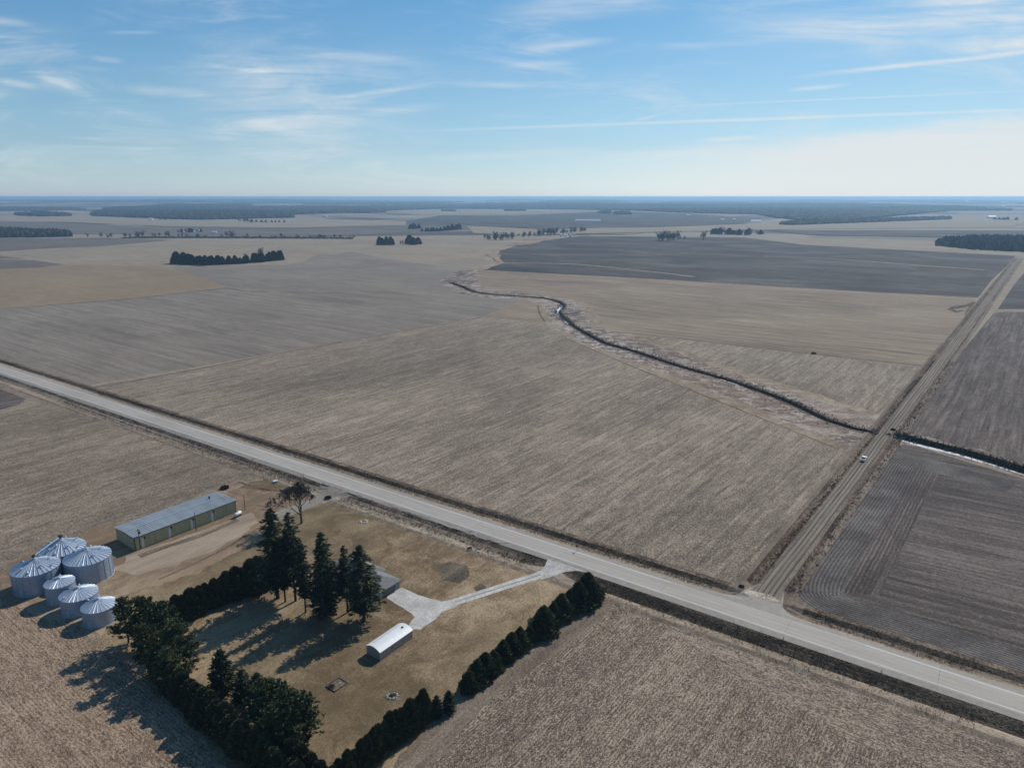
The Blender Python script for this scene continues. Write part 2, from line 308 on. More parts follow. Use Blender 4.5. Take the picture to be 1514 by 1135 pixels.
# farm road with wheel tracks
m, b, bs = newmat('dirt_track'); p = b.mapn(b.vm('SUBTRACT', pos(b), (OB[0], OB[1], 0)), rot=(0, 0, -rad(90 - AZB)))
sp = b.n('ShaderNodeSeparateXYZ'); b.L.new(p, sp.inputs[0])
s_ = b.m('ADD', sp.outputs[1], b.m('MULTIPLY', b.m('SUBTRACT', b.noise(b.mapn(p, scale=(0.03, 0.03, 1)), 1, 2, 0.5), 0.5), 1.1))
wl = None
for c0, wd, k in ((-2.2, .55, .9), (-0.6, .4, .8), (0.9, .5, 1.0), (2.5, .45, .8)):
    g = b.m('MULTIPLY', b.rng(b.m('ABSOLUTE', b.m('SUBTRACT', s_, c0)), 0.0, wd, 1, 0), k); wl = g if wl is None else b.m('ADD', wl, g)
wl = b.m('MULTIPLY', wl, b.rng(b.noise(b.mapn(p, scale=(0.02, 0.3, 1)), 1, 3, 0.6), 0.3, 0.5, 0.45, 1.0))
t = wsum(b, [(b.noise(b.mapn(p, scale=(0.03, 1.1, 1)), 1, 4, 0.7), 1.5), (b.noise(p, 0.9, 4, 0.7), 0.7)])
c = b.ramp(b.m('ADD', t, 0.5, clamp=True), [(0, (0.11, 0.088, 0.066)), (0.5, (0.225, 0.188, 0.148)), (1, (0.36, 0.312, 0.255))])
c = b.mix(b.m('MULTIPLY', wl, 0.95), c, (0.055, 0.04, 0.03)); setc(b, bs, c); bump(b, bs, wl, -0.15, 0.6); M['dirt'] = m
# pale gravel of the drive
m, b, bs = newmat('drive_gravel')
t = wsum(b, [(b.noise(pos(b), 1.2, 5, 0.75), 1.2), (b.noise(pos(b), .22, 4, 0.6), 1.0)])
setc(b, bs, b.ramp(b.m('ADD', t, 0.55, clamp=True), [(0, (0.24, 0.215, 0.18)), (0.5, (0.47, 0.45, 0.415)), (1, (0.78, 0.765, 0.73))])); M['gravel'] = m
# the country far off: square fields of many tones
m, b, bs = newmat('far_country'); p = b.mapn(pos(b), rot=(0, 0, -rad(90 - ROW)), scale=(1 / 760.0, 1 / 760.0, 0))
wob = b.noise(b.mapn(p, scale=(.35, .35, 1)), 1, 3, .6, color=True)
p = b.vm('ADD', p, b.vm('MULTIPLY', wob, (0.6, 0.6, 0)))
br = b.n('ShaderNodeTexVoronoi', feature='F1', distance='CHEBYCHEV'); b.L.new(b.mapn(p, scale=(0.85, 1.5, 1)), br.inputs[0]); br.inputs['Scale'].default_value = 1; br.inputs['Randomness'].default_value = 0.7
hs = b.n('ShaderNodeSeparateColor'); b.L.new(br.outputs['Color'], hs.inputs[0])
c = b.ramp(hs.outputs[0], [(0.0, (0.30, 0.25, 0.19)), (0.25, (0.22, 0.185, 0.145)), (0.45, (0.34, 0.29, 0.23)), (0.6, (0.12, 0.105, 0.09)), (0.78, (0.26, 0.22, 0.165)), (0.9, (0.07, 0.064, 0.06)), (1.0, (0.2, 0.17, 0.14))])
c.node.color_ramp.interpolation = 'CONSTANT'
q = pos(b)
c = b.mix(b.m('MULTIPLY', b.noise(b.mapn(q, scale=(0.003, 0.008, 1)), 1, 5, 0.65), 0.5), c, (0.13, 0.115, 0.095))
# draws and woodland floors in between
c = b.mix(b.m('MULTIPLY', b.rng(b.noise(b.mapn(q, scale=(0.00022, 0.00035, 0)), 1, 5, 0.65, 0.5), 0.52, 0.58), 0.75), c, (0.055, 0.05, 0.04))
setc(b, bs, c); M['far'] = m

def simple(name, col, rough=0.6, metal=0.0, vary=0.12, scale=2.0, spec=0.4, stretch=(1, 1, 1), bm=None):
    m, b, bs = newmat(name); bs.inputs['Roughness'].default_value = rough; bs.inputs['Metallic'].default_value = metal; bs.inputs['Specular IOR Level'].default_value = spec
    tco = b.n('ShaderNodeTexCoord').outputs['Object']
    n_ = b.noise(b.mapn(tco, scale=stretch), scale, 4, 0.65)
    setc(b, bs, b.ramp(n_, [(0.25, tuple(x * (1 - vary * 1.6) for x in col)), (0.5, col), (0.75, tuple(min(1, x * (1 + vary)) for x in col))]))
    if bm:
        wv = b.n('ShaderNodeTexWave', wave_type='BANDS', bands_direction=bm[0]); b.L.new(tco, wv.inputs[0]); wv.inputs['Scale'].default_value = 2 * math.pi / bm[1] / 20
        bump(b, bs, wv.outputs[1], bm[2], 0.8)
    return m
def leafmat(name, c0, c1, c2):
    m, b, bs = newmat(name); bs.inputs['Roughness'].default_value = 0.8; bs.inputs['Specular IOR Level'].default_value = 0.2
    g = b.n('ShaderNodeNewGeometry'); oi = b.n('ShaderNodeObjectInfo')
    rnd = b.m('ADD', b.m('MULTIPLY', g.outputs['Random Per Island'], 0.7), b.m('MULTIPLY', oi.outputs['Random'], 0.3))
    c = b.ramp(rnd, [(0.0, c0), (0.55, c1), (1.0, c2)])
    c = b.mix(b.rng(b.noise(g.outputs['Position'], 0.45, 3, 0.6), 0.5, 0.72, 0, 0.5), c, c2)
    setc(b, bs, c); return m
M['spruce'] = leafmat('spruce_needles', (0.015, 0.023, 0.012), (0.037, 0.050, 0.025), (0.090, 0.102, 0.050))
M['pine'] = leafmat('pine_needles', (0.020, 0.032, 0.013), (0.056, 0.076, 0.030), (0.145, 0.162, 0.068))
M['cedar'] = leafmat('cedar_foliage', (0.022, 0.029, 0.013), (0.060, 0.070, 0.030), (0.150, 0.145, 0.064))
M['bark'] = simple('bark', (0.06, 0.048, 0.038), 0.9, vary=0.4, scale=3)
M['twig'] = simple('bare_twigs', (0.095, 0.082, 0.072), 0.9, vary=0.3, scale=3)
M['fartwig'] = simple('far_bare_wood', (0.105, 0.092, 0.080), 0.95, vary=0.4, scale=0.15)
M['galv'] = simple('galvanised_wall', (0.33, 0.40, 0.50), 0.42, 0.45, 0.10, 0.6, 0.5, (1, 1, 3), ('Z', 0.11, 0.012))
M['galvroof'] = simple('galvanised_roof', (0.50, 0.56, 0.64), 0.38, 0.45, 0.08, 0.8)
M['dkmetal'] = simple('dark_metal', (0.045, 0.047, 0.05), 0.6, 0.3)
M['barnwall'] = simple('barn_siding', (0.40, 0.375, 0.215), 0.6, 0.0, 0.18, 0.5, 0.4, (3, 3, .3), ('X', 0.9, 0.05))
M['barnend'] = simple('barn_end_siding', (0.40, 0.375, 0.225), 0.6, 0.0, 0.15, 0.5, 0.4, (3, 3, .3), ('Y', 0.9, 0.05))
M['barnroof'] = simple('barn_roof', (0.36, 0.38, 0.39), 0.45, 0.35, 0.22, 0.6, 0.5, (0.5, 0.15, 1), ('X', 0.9, 0.04))
M['trim'] = simple('pale_trim', (0.62, 0.62, 0.58), 0.6)
M['darkdoor'] = simple('dark_door', (0.10, 0.10, 0.10), 0.6)
M['shedwall'] = simple('shed_siding', (0.40, 0.335, 0.295), 0.6, 0, 0.08, 0.8, 0.4, (3, 3, .3), ('X', 0.25, 0.02))
M['white'] = simple('white_metal', (0.78, 0.80, 0.80), 0.4, 0.0, 0.06, 0.6, 0.5, (1, .3, 1))
M['shingle'] = simple('grey_shingles', (0.19, 0.19, 0.19), 0.85, 0, 0.2, 1.5)
M['siding'] = simple('grey_siding', (0.24, 0.24, 0.25), 0.7)
M['glass'] = simple('window_glass', (0.03, 0.035, 0.04), 0.08, 0, 0.02, 1, 0.9)
M['wood'] = simple('pole_wood', (0.13, 0.10, 0.075), 0.9, vary=0.3)
M['concrete'] = simple('concrete', (0.42, 0.39, 0.35), 0.9)
M['stone'] = simple('pale_stone', (0.50, 0.46, 0.40), 0.9, vary=0.25)
M['rust'] = simple('rusty_steel', (0.035, 0.026, 0.020), 0.8, vary=0.4)
M['paint_w'] = simple('white_paint_line', (0.80, 0.79, 0.76), 0.7, vary=0.15, scale=0.6)
M['paint_y'] = simple('yellow_paint_line', (0.62, 0.44, 0.16), 0.7, vary=0.25, scale=0.6)
M['tyre'] = simple('tyre', (0.02, 0.02, 0.02), 0.8)
m, b, bs = newmat('creek_water'); setc(b, bs, (0.02, 0.02, 0.018)); bs.inputs['Roughness'].default_value = 0.12; bs.inputs['Specular IOR Level'].default_value = 0.5; M['water'] = m

# ------------------------------------------------------------------ the plain
rng = np.random.default_rng(7)
def smooth(t): t = np.clip(t, 0, 1); return t * t * (3 - 2 * t)
_wv = [(rng.uniform(0, 2 * math.pi), 2 * math.pi / L, rng.uniform(0, 6.28), a) for L, a in ((5200, 1), (3600, .8), (2600, .7), (1900, .5), (1300, .38), (900, .22), (7600, 1.1)) for _ in range(2)]
def hill(x, y):
    D = math.hypot(x, y)
    if D < 2400: return 0.0
    v = sum(a * math.sin((x * math.cos(t) + y * math.sin(t)) * k + ph) for t, k, ph, a in _wv)
    amp = 1.3 * smooth((D - 2400) / 3000) + 3.2 * smooth((D - 5000) / 6000) + 2.5 * smooth((D - 12000) / 12000)
    left = smooth((-x / max(y, 1) - 0.05) / 0.5) * smooth((D - 6500) / 7000) * 26
    return float(amp * v + left)
PA = [(-1e9, 0), (-17, 0), (-15.2, 0.1), (-12.4, -0.35), (-10.6, -1.0), (-6.6, 0.80), (-3.6, .95), (3.6, .95), (6.2, .80), (10.0, -0.55), (11.4, -0.55), (13.2, 0.35), (16.0, 0), (1e9, 0)]
PB = [(-1e9, 0), (-8.0, 0), (-6.4, -0.8), (-5.2, -0.8), (-3.8, 0.45), (-3.0, .5), (3.0, .5), (3.8, .4), (5.4, -0.3), (7.0, 0), (1e9, 0)]
def prof(t, s): return float(np.interp(s, [q[0] for q in t], [q[1] for q in t]))
def near_line(p, pts):
    best = (1e9, 0, 0); acc = 0
    for a, c in zip(pts[:-1], pts[1:]):
        d_ = c - a; L = float(np.hypot(*d_)); t = float(np.clip((p - a) @ d_ / L / L, 0, 1)); r = p - (a + t * d_); dist = float(np.hypot(*r))
        if dist < best[0]: best = (dist, acc + t * L, float(np.sign(d_[0] * r[1] - d_[1] * r[0])))
        acc += L
    return best
def resamp(pts, step):
    pts = [np.asarray(p, float) for p in pts]; outp = []
    n = len(pts)
    for i in range(n - 1):
        p0, p1, p2, p3 = pts[max(i - 1, 0)], pts[i], pts[i + 1], pts[min(i + 2, n - 1)]
        L = float(np.hypot(*(p2 - p1))); k = max(1, int(round(L / step)))
        for j in range(k):
            t = j / k
            outp.append(0.5 * ((2 * p1) + (-p0 + p2) * t + (2 * p0 - 5 * p1 + 4 * p2 - p3) * t * t + (-p0 + 3 * p1 - 3 * p2 + p3) * t ** 3))
    outp.append(pts[-1]); return outp
def offset(pts, o):
    r = []
    for i, p in enumerate(pts):
        a = pts[max(i - 1, 0)]; c = pts[min(i + 1, len(pts) - 1)]; t = (c - a) / max(np.hypot(*(c - a)), 1e-6)
        r.append(p + np.array((-t[1], t[0])) * o)
    return r
CREEK_W = resamp([P(*p) for p in [(665.7, 417.3), (683, 424), (703.8, 431.8), (737, 436), (778.7, 438.8), (805, 441), (817.5, 443.6), (829, 448), (831, 453), (825, 461.5), (836, 472), (849, 482.8), (878.8, 499.4), (898.6, 508.4), (940, 520), (1000, 539.8), (1070.5, 560), (1148, 586.4), (1186, 603), (1225.6, 621.6), (1262, 633), (1300, 640)]], 14)
CREEK_E = resamp([P(*p) for p in [(1318, 641), (1355, 651), (1423, 667.4), (1514, 695), (1640, 735), (1800, 790)]], 14)
CREEK_F = resamp([P(*p) for p in [(718, 376), (722, 379), (730, 382), (732, 386), (737, 388)]], 25)
HWW, DPW, HWE, DPE = 2.4, 1.5, 4.8, 3.0
DRIVE = resamp([P(*p) for p in [(832, 837), (818, 843), (800, 849), (740, 868), (690, 884), (650, 897)]], 5)
LANE = resamp([P(*p) for p in [(503, 725), (486, 731), (470, 738), (448, 748), (425, 757), (400, 768)]], 5)
def ground_z(x, y):
    D = math.hypot(x, y)
    if D > 2400: return hill(x, y)
    p = np.array((x, y)); r, s = ra(p); z = 0.0
    rbv, sb = rb(p)
    onB = rbv > JB - 2
    if -1500 < r < 700:
        z = prof(PA, s)
        if s < -6.6 and r < JR - 40: z *= 1 - .35 * smooth((JR - 40 - r) / 60)
        if onB and s > 0:                  # the farm road climbs to the pavement here
            k = 1 - smooth((abs(sb) - 5.0) / 4.0); z = z * (1 - k) + k * (0.95 if s < 4 else max(0.5, 0.95 - (s - 4) * 0.035)) if s < 17 else z
        if s < -3.6 and s > -18:
            for ln in (DRIVE, LANE):
                dd_ = near_line(p, ln)[0]
                if dd_ < 9: k = 1 - smooth((dd_ - 3.0) / 4.5); tz = 0.95 * (1 - smooth((-3.6 - s) / 14.0)); z = z * (1 - k) + tz * k
    if onB and abs(sb) < 14 and s > 3.6 and rbv < 1300:
        k = smooth((s - 12) / 8.0); zb = prof(PB, sb); z = z * (1 - k) + zb * k if s > 12 else z
    for ln, hw, dp in ((CREEK_W, HWW, DPW), (CREEK_E, HWE, DPE)):
        if abs(sb) > 3.6 and 200 < D < 1100:
            dd_ = near_line(p, ln)[0]
            if dd_ < hw: z = min(z, -dp * min(1.0, (hw - dd_) / (hw * 0.6)))
    return z

V, FC, NAMES = [], [], []
PTS = []
JAG = {'lawn': 1.3, 'yard': 1.5, 'yard3': 1.6, 'yard2': .7, 'gravel': .5, 'burnt': .7, 'bank': 2.2, 'band': 1.6, 'rim': .8, 'main': 1.0, 'stub_bl': 1.2, 'stub_br': .8, 'stub_hr': 2.0}
def poly(mat, pts, px=True):
    g = [P(*p) for p in pts] if px else [np.asarray(p, float) for p in pts]
    if px and mat in JAG:                  # grown edges are never straight
        out_ = []
        for a, c in zip(g, g[1:] + g[:1]):
            L = float(np.hypot(*(c - a))); D_ = float(np.hypot(*a)); k = max(1, min(60, int(L / max(1.6, D_ * .009)))); nn = np.array((-(c - a)[1], (c - a)[0])) / max(L, 1e-6)
            o_ = 0.0
            for j in range(k):
                out_.append(a + (c - a) * j / k + (nn * o_ * JAG[mat] * (D_ / 250) ** .5 if j else 0)); o_ = o_ * .55 + rng.normal() * .42
        g = out_
    ar = sum(a[0] * c[1] - c[0] * a[1] for a, c in zip(g, g[1:] + g[:1]))
    if ar < 0: g = g[::-1]
    i = len(V); V.extend(g); FC.append(list(range(i, i + len(g)))); NAMES.append(mat)
def band(mat, line, o0, o1):               # a strip between two offsets of a line, as quads so that it stays simple
    A, B = offset(line, o0), offset(line, o1)
    for i in range(len(line) - 1): poly(mat, [A[i], A[i + 1], B[i + 1], B[i]], False)
def rough_band(mat, line, o0, o1, amp, seed):
    r = np.random.default_rng(seed); A, B = offset(line, o0), offset(line, o1)
    A = [p + r.normal(size=2) * amp for p in A]; B = [p + r.normal(size=2) * amp for p in B]
    for i in range(len(line) - 1): poly(mat, [A[i], A[i + 1], B[i + 1], B[i]], False)
def ab(r, s): return OA + EA * r + NA * s
def bb(r, s): return OB + EB * r + NBv * s
R = 2300.0
# base of the near country
poly('tan2', [(R * math.sin(t), R * math.cos(t)) for t in np.linspace(0, 2 * math.pi, 65)[:-1]], False)
# near side of the paved road
poly('stub_left', [ab(-1500, -3), ab(700, -3), ab(700, -1500), ab(-1500, -1500)], False)
poly('dark_e', [P(-260, 590), P(-120, 562), P(0, 575), P(22, 583), P(38, 590), P(30, 597), P(0, 606), P(-260, 650)], False)
poly('stub_bl', [(-400, 890), (-60, 862), (20, 850), (60, 850), (150, 900), (200, 960), (520, 1240), (600, 1800), (-600, 1800)])
poly('stub_br', [(905, 878), (1000, 915), (1300, 1025), (1514, 1100), (1900, 1240), (1800, 1900), (500, 1900), (480, 1240), (600, 1128), (720, 1040), (880, 915)])
poly('stub_hr', [(960, 900), (1300, 1022), (1514, 1098), (1900, 1238), (1900, 1330), (1514, 1190), (1250, 1090), (1090, 1000), (985, 925)])
# far side
poly('nw', [(-500, 540), (-300, 462), (0, 456), (335, 425), (440, 372), (560, 376), (640, 392), (700, 396), (800, 440), (800, 478), (713, 468), (118, 572), (0, 530)])
poly('tan2', [(335, 425), (240, 393), (280, 388), (520, 352), (700, 352), (760, 355), (720, 372), (705, 397), (640, 392), (560, 380), (470, 376), (420, 400)])
poly('nw', [(420, 392), (520, 372), (600, 388), (650, 400), (660, 420), (500, 420), (335, 426), (250, 395), (300, 392)])
poly('tan3', [(-500, 500), (-200, 468), (0, 456), (190, 441), (335, 425), (300, 411), (240, 394), (120, 391), (0, 397), (-500, 430)])
poly('tan2', [(-500, 425), (0, 397), (255, 385), (262, 379), (430, 365), (430, 355), (0, 352), (-500, 352)])
poly('brown', [(-300, 352), (0, 352), (190, 352), (258, 355), (150, 364), (60, 368), (0, 372), (-300, 380)])
poly('brown', [(-500, 395), (0, 378), (45, 384), (95, 391), (60, 395), (0, 398), (-500, 424)])
poly('main', [(118, 575), (713, 468), (1380, 545), (1092, 905), (1050, 900)])
poly('north', [(690, 397), (712, 398), (960, 412), (1220, 428), (1442, 440), (1425, 470), (1380, 545), (713, 468), (780, 440), (690, 425)])
poly('dark_c', [(712, 399), (742, 389), (737, 382), (725, 377), (735, 368), (765, 362), (800, 356), (860, 349), (960, 350), (1100, 351), (1190, 362), (1502, 378), (1487, 395), (1466, 414), (1446, 440), (1220, 428), (960, 412)])
poly('tan2', [(1100, 351), (960, 350), (870, 349), (890, 338), (970, 335), (1090, 336), (1300, 333), (1600, 336), (1600, 385), (1480, 377), (1190, 362)])
poly('dark_e', [(1320, 641), (1355, 600), (1470, 462), (1514, 460), (2100, 475), (2100, 860), (1514, 693)])
poly('dark_c', [(1475, 457), (1500, 420), (1530, 385), (2100, 395), (2100, 470), (1514, 457)])
poly('dark_x', [(1182, 893), (1170, 866), (1312, 664), (1340, 655), (1514, 708), (2000, 860), (2100, 1230), (1700, 1068), (1514, 1003)])
poly('dark_s', [(1180, 872), (1200, 830), (1320, 672), (1392, 690), (1300, 880)])
HL = resamp([P(*p) for p in [(1500, 716), (1425, 697), (1370, 680), (1335, 672), (1313, 682), (1290, 715), (1240, 780), (1200, 830), (1184, 862), (1190, 884), (1228, 905), (1310, 930), (1420, 966), (1600, 1030)]], 5)
sgn = 1 if near_line(P(1300, 800), HL)[2] > 0 else -1
for k0, k1 in ((-4, 5), (5, 12)): band('head', HL, sgn * k0, sgn * k1)
def pline(mat, pts, wd, step=20):
    ln = resamp([P(*p) for p in pts], step); r = np.random.default_rng(int(pts[0][0] * 7 + pts[0][1])); A, B = offset(ln, -wd / 2), offset(ln, wd / 2)
    A = [p + r.normal(size=2) * wd * .13 for p in A]; B = [p + r.normal(size=2) * wd * .13 for p in B]
    for i in range(len(ln) - 1): poly(mat, [A[i], A[i + 1], B[i + 1], B[i]], False)
# farmstead
poly('lawn', [(560, 742), (640, 770), (700, 793), (815, 838), (850, 850), (885, 862), (912, 886), (870, 912), (705, 1030), (600, 1120), (560, 1180), (480, 1260), (400, 1200), (300, 1090), (226, 1010), (180, 975), (140, 945), (150, 920), (190, 870), (300, 840), (380, 800), (420, 755), (475, 735), (500, 728)])
poly('rim', [(912, 884), (890, 870), (860, 898), (690, 1020), (590, 1115), (560, 1180), (600, 1175), (720, 1040), (890, 915)])
poly('yard', [(420, 706), (350, 713), (310, 722), (160, 774), (105, 795), (55, 812), (10, 840), (-30, 860), (-40, 885), (10, 880), (40, 905), (90, 915), (150, 940), (175, 880), (235, 866), (300, 842), (365, 805), (400, 775), (425, 760), (480, 742), (516, 732), (530, 722), (480, 712), (460, 722), (440, 715)])
poly('lawn', [(352, 722), (370, 712), (425, 704), (470, 714), (462, 724), (430, 727), (380, 724)])
poly('stub_left', [(150, 770), (300, 719), (330, 722), (300, 735), (172, 776)])
poly('yard3', [(165, 842), (200, 818), (345, 768), (372, 757), (388, 770), (330, 806), (250, 838), (200, 850)])
poly('burnt', [(645, 835), (665, 830), (690, 836), (695, 850), (680, 862), (655, 858)])
poly('burnt', [(480, 1012), (502, 998), (517, 1008), (496, 1022)])
poly('burnt', [(566, 1030), (580, 1020), (600, 1024), (590, 1035), (572, 1036)])
poly('burnt', [(700, 885 - 17), (712, 862), (720, 870), (706, 876)])
pline('rim', [(392, 776), (340, 806), (290, 832), (235, 856)], 1.3, 6)
pline('rim', [(207, 822), (250, 807), (300, 790), (352, 768)], 2.6, 4)
pline('rim', [(398, 752), (380, 746), (362, 748), (356, 756)], 1.0, 4)
pline('ditchb', [(352, 712), (385, 722), (430, 727), (462, 724)], 1.0, 4)
# creek ground
poly('band', [(770, 440), (800, 450), (800, 474), (838, 500), (900, 528), (960, 548), (1050, 588), (1150, 628), (1230, 660), (1278, 672), (1290, 664), (1315, 640), (1300, 612), (1180, 574), (1050, 532), (960, 500), (895, 484), (868, 448), (800, 438)])
poly('bank', [(775, 441), (805, 452), (812, 474), (850, 500), (900, 520), (960, 540), (1050, 578), (1150, 616), (1230, 650), (1280, 664), (1312, 636), (1296, 618), (1180, 584), (1050, 540), (960, 508), (900, 490), (870, 470), (850, 444), (810, 438)])
poly('bank', [(650, 414), (664, 405), (690, 397), (712, 400), (700, 412), (715, 424), (770, 433), (812, 438), (806, 444), (740, 441), (695, 438), (665, 428)])
poly('band', [(690, 398), (722, 388), (712, 379), (720, 371), (745, 364), (775, 353), (815, 353), (790, 360), (762, 363), (740, 370), (738, 380), (746, 388), (712, 400)])
for k in range(130):                        # pale swirls of flattened reeds along the creek
    i = rng.integers(int(len(CREEK_W) * .42), len(CREEK_W) - 4); c0 = CREEK_W[i] + adir(AZB + 180) * rng.uniform(5, 26) * (1 if rng.random() < .75 else -.55) + rng.normal(0, 3, 2)
    a0 = rng.uniform(0, 6.28); rr = rng.uniform(1.6, 4.0); th_ = rng.uniform(.5, 1.1)
    arc = [c0 + rr * np.array((math.cos(a0 + t), math.sin(a0 + t))) for t in np.linspace(0, 2.4, 6)]
    poly('reed', arc + [c0 + (rr - th_) * np.array((math.cos(a0 + t), math.sin(a0 + t))) for t in np.linspace(2.3, 0.1, 6)], False)
M['reed'] = field('flattened_reeds', (0.28, 0.24, 0.20), (0.48, 0.43, 0.38), (0.68, 0.63, 0.57), az=100, k=(1.5, 1.2, 0.3, 0.6), seed=30, bmp=.3)
# pale and dark lines across the fields

pline('band', [(744, 389), (840, 390), (930, 398), (1027, 409)], 9, 40)
pline('band', [(1130, 379), (1220, 382), (1330, 390), (1455, 399)], 9, 40)
pline('band', [(1440, 441), (1300, 433), (1100, 421), (960, 413), (720, 400)], 5, 40)
pline('band', [(1470, 460), (1514, 461), (1600, 465)], 7, 40)
pline('band', [(0, 399), (100, 394), (180, 390), (255, 386)], 10, 40)
pline('tan2', [(0, 383), (80, 384), (140, 379), (165, 382), (172, 390)], 16, 40)
pline('ditchb', [(0, 456.5), (100, 449), (200, 441), (335, 425.5)], 4, 40)
pline('ditchb', [(335, 425.5), (360, 430), (395, 432), (500, 433)], 4, 40)
pline('ditchb', [(170, 568), (300, 544), (500, 506), (713, 469.5)], 1.8, 40)
pline('ditchb', [(900, 490), (1000, 499), (1200, 523), (1365, 541)], 2.4, 40)
pline('ditchb', [(806, 476), (799, 466), (795, 452)], 1.6, 12)
pline('ditchb', [(835, 499), (900, 527), (1000, 568), (1150, 628), (1240, 664)], 1.2, 30)
pline('tan2', [(745, 438), (790, 436)], 4, 20)
for q in ([(870, 450), (880, 466), (893, 486)], [(860, 446), (872, 470), (880, 484)]): pline('band', q, 5, 30)
pline('ditch', [(1405, 457), (1418, 454), (1438, 449)], 9, 20)
pline('ditch', [(1405, 457), (1415, 462), (1422, 459)], 5, 20)
pline('ditchb', [(1440, 446), (1400, 520), (1380, 541)], 4, 30)
# the creek bed itself
fine_w, fine_e = resamp(CREEK_W, 5), resamp(CREEK_E, 4)
rough_band('ditchb', fine_w, -4.6, 4.9, 1.0, 3); rough_band('bank', fine_e, -9.5, 9.5, 1.2, 4); rough_band('ditchb', fine_e, -6.3, 6.2, .7, 5)
for o0, o1 in ((-HWW, -HWW * .4), (-HWW * .4, HWW * .4), (HWW * .4, HWW)): band('channel', CREEK_W, o0, o1)
for o0, o1 in ((-HWE, -HWE * .4), (-HWE * .4, HWE * .4), (HWE * .4, HWE)): band('channel', CREEK_E, o0, o1)
band('ditchb', CREEK_F, -2.2, 2.2)
sE = 1 if near_line(P(1423, 690), CREEK_E)[2] > 0 else -1
for i in range(len(CREEK_E) - 1):
    A, B = offset(CREEK_E, sE * (HWE + .2)), offset(CREEK_E, sE * (HWE + 2.3 + .9 * math.sin(i * 1.3)))
    if i % 9 != 7: poly('snow', [A[i], A[i + 1], B[i + 1], B[i]], False)
for i in (19, 20, 21, 22, 23, 25, 26, 27, 28, 46, 47):
    A, B = offset(CREEK_W, -HWW * .35), offset(CREEK_W, -HWW * (1.0 + .5 * math.sin(i * 2.1)))
    if i + 1 < len(CREEK_W): poly('snow', [A[i], A[i + 1], B[i + 1], B[i]], False)
# roads (last: they win)
seg = lambda a, c, st: list(np.arange(a, c, st)) + [c]
def strip(fn, mat, rs, s0, s1):
    for r0, r1 in zip(rs[:-1], rs[1:]): poly(mat, [fn(r0, s0), fn(r1, s0), fn(r1, s1), fn(r0, s1)], False)
LB = np.hypot(*(P(1512, 372) - OB))
rB = seg(JB + 20, 200, 9) + seg(230, 1500, 30)
for s0, s1, mt in ((-9.6, -8.0, 'rim'), (-8.0, -6.4, 'ditchb'), (-6.4, -5.2, 'ditchb'), (-5.2, -3.8, 'ditchb'), (-3.8, -3.0, 'rim'), (-3.0, 2.6, 'dirt'), (2.6, 3.8, 'rim'), (3.8, 5.4, 'ditchb'), (5.4, 7.0, 'rim'), (7.0, 8.0, 'rim')):
    strip(bb, mt, rB, s0, s1)
rA = seg(-1400, -420, 60) + seg(-400, 200, 8) + seg(220, 600, 40)
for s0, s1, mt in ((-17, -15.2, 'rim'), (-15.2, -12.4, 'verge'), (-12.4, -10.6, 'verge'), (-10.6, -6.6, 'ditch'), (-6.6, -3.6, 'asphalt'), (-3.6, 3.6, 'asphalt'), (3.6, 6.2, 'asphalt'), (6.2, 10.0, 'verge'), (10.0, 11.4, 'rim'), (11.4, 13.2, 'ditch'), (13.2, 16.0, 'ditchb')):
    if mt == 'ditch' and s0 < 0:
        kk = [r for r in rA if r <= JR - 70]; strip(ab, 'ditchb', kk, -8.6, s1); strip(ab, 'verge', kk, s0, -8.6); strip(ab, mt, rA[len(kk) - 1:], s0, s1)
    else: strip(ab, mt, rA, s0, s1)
# mouth of the farm road
jr = JR
mouth = [ab(jr - 26, 3.4), ab(jr - 16, 6.2), ab(jr - 10, 7.6), ab(jr - 6.4, 11), ab(jr - 5, 16), bb(JB + 20, -3.8)]
mouth2 = [bb(JB + 20, 3.8), ab(jr + 5.4, 16), ab(jr + 6.4, 11), ab(jr + 10, 7.6), ab(jr + 17, 6.2), ab(jr + 28, 3.4)]
poly('rim', [ab(jr - 11, 9.5), ab(jr - 10, 17.5), bb(JB + 20, -9.6), bb(JB + 20, 8.2), ab(jr + 12, 17.5), ab(jr + 12, 9.5)], False)
poly('asphalt', mouth + mouth2, False)
poly('dirt', [ab(jr - 4.6, 12.6), bb(JB + 20, -3.8), bb(JB + 20, 3.8), ab(jr + 5.6, 12.6)], False)
poly('gravelpatch', [ab(jr - 5.2, 11.4), ab(jr - 4.4, 14.2), ab(jr + 1, 14.8), ab(jr + 5.4, 13.6), ab(jr + 5.6, 11.8), ab(jr, 11.0)], False)
M['gravelpatch'] = field('pale_gravel', (0.12, 0.10, 0.08), (0.34, 0.29, 0.22), (0.55, 0.49, 0.40), k=(3.2, 1.5, .3, .5), seed=33, bmp=.4)
# drives
M['gravel2'] = field('drive_middle', (0.20, 0.18, 0.15), (0.36, 0.335, 0.295), (0.52, 0.50, 0.46), k=(1.2, 1.2, .3, .5), seed=52, bmp=.15)
def drive(mat, line, w0, w1):
    n = len(line)
    for i in range(n - 1):
        a, c = w0 + (w1 - w0) * i / (n - 1), w0 + (w1 - w0) * (i + 1) / (n - 1)
        A, B, C_, D_ = offset(line, -a)[i], offset(line, -c)[i + 1], offset(line, c)[i + 1], offset(line, a)[i]
        poly(mat, [A, B, C_, D_], False)
drive('gravel', DRIVE, 1.9, 1.8)
drive('gravel2', DRIVE, .35, .3)
poly('gravel', [(810, 829.5), (835, 838), (866, 848), (850, 846), (836, 847), (818, 852), (800, 857), (797, 847), (806, 838)])
poly('gravel', [(578, 873), (594, 868), (612, 876), (634, 884), (652, 889), (672, 886), (676, 896), (652, 905), (645, 914), (622, 930), (600, 930), (613, 912), (601, 902), (572, 884)])
drive('yard2', LANE, 3.6, 3.4)
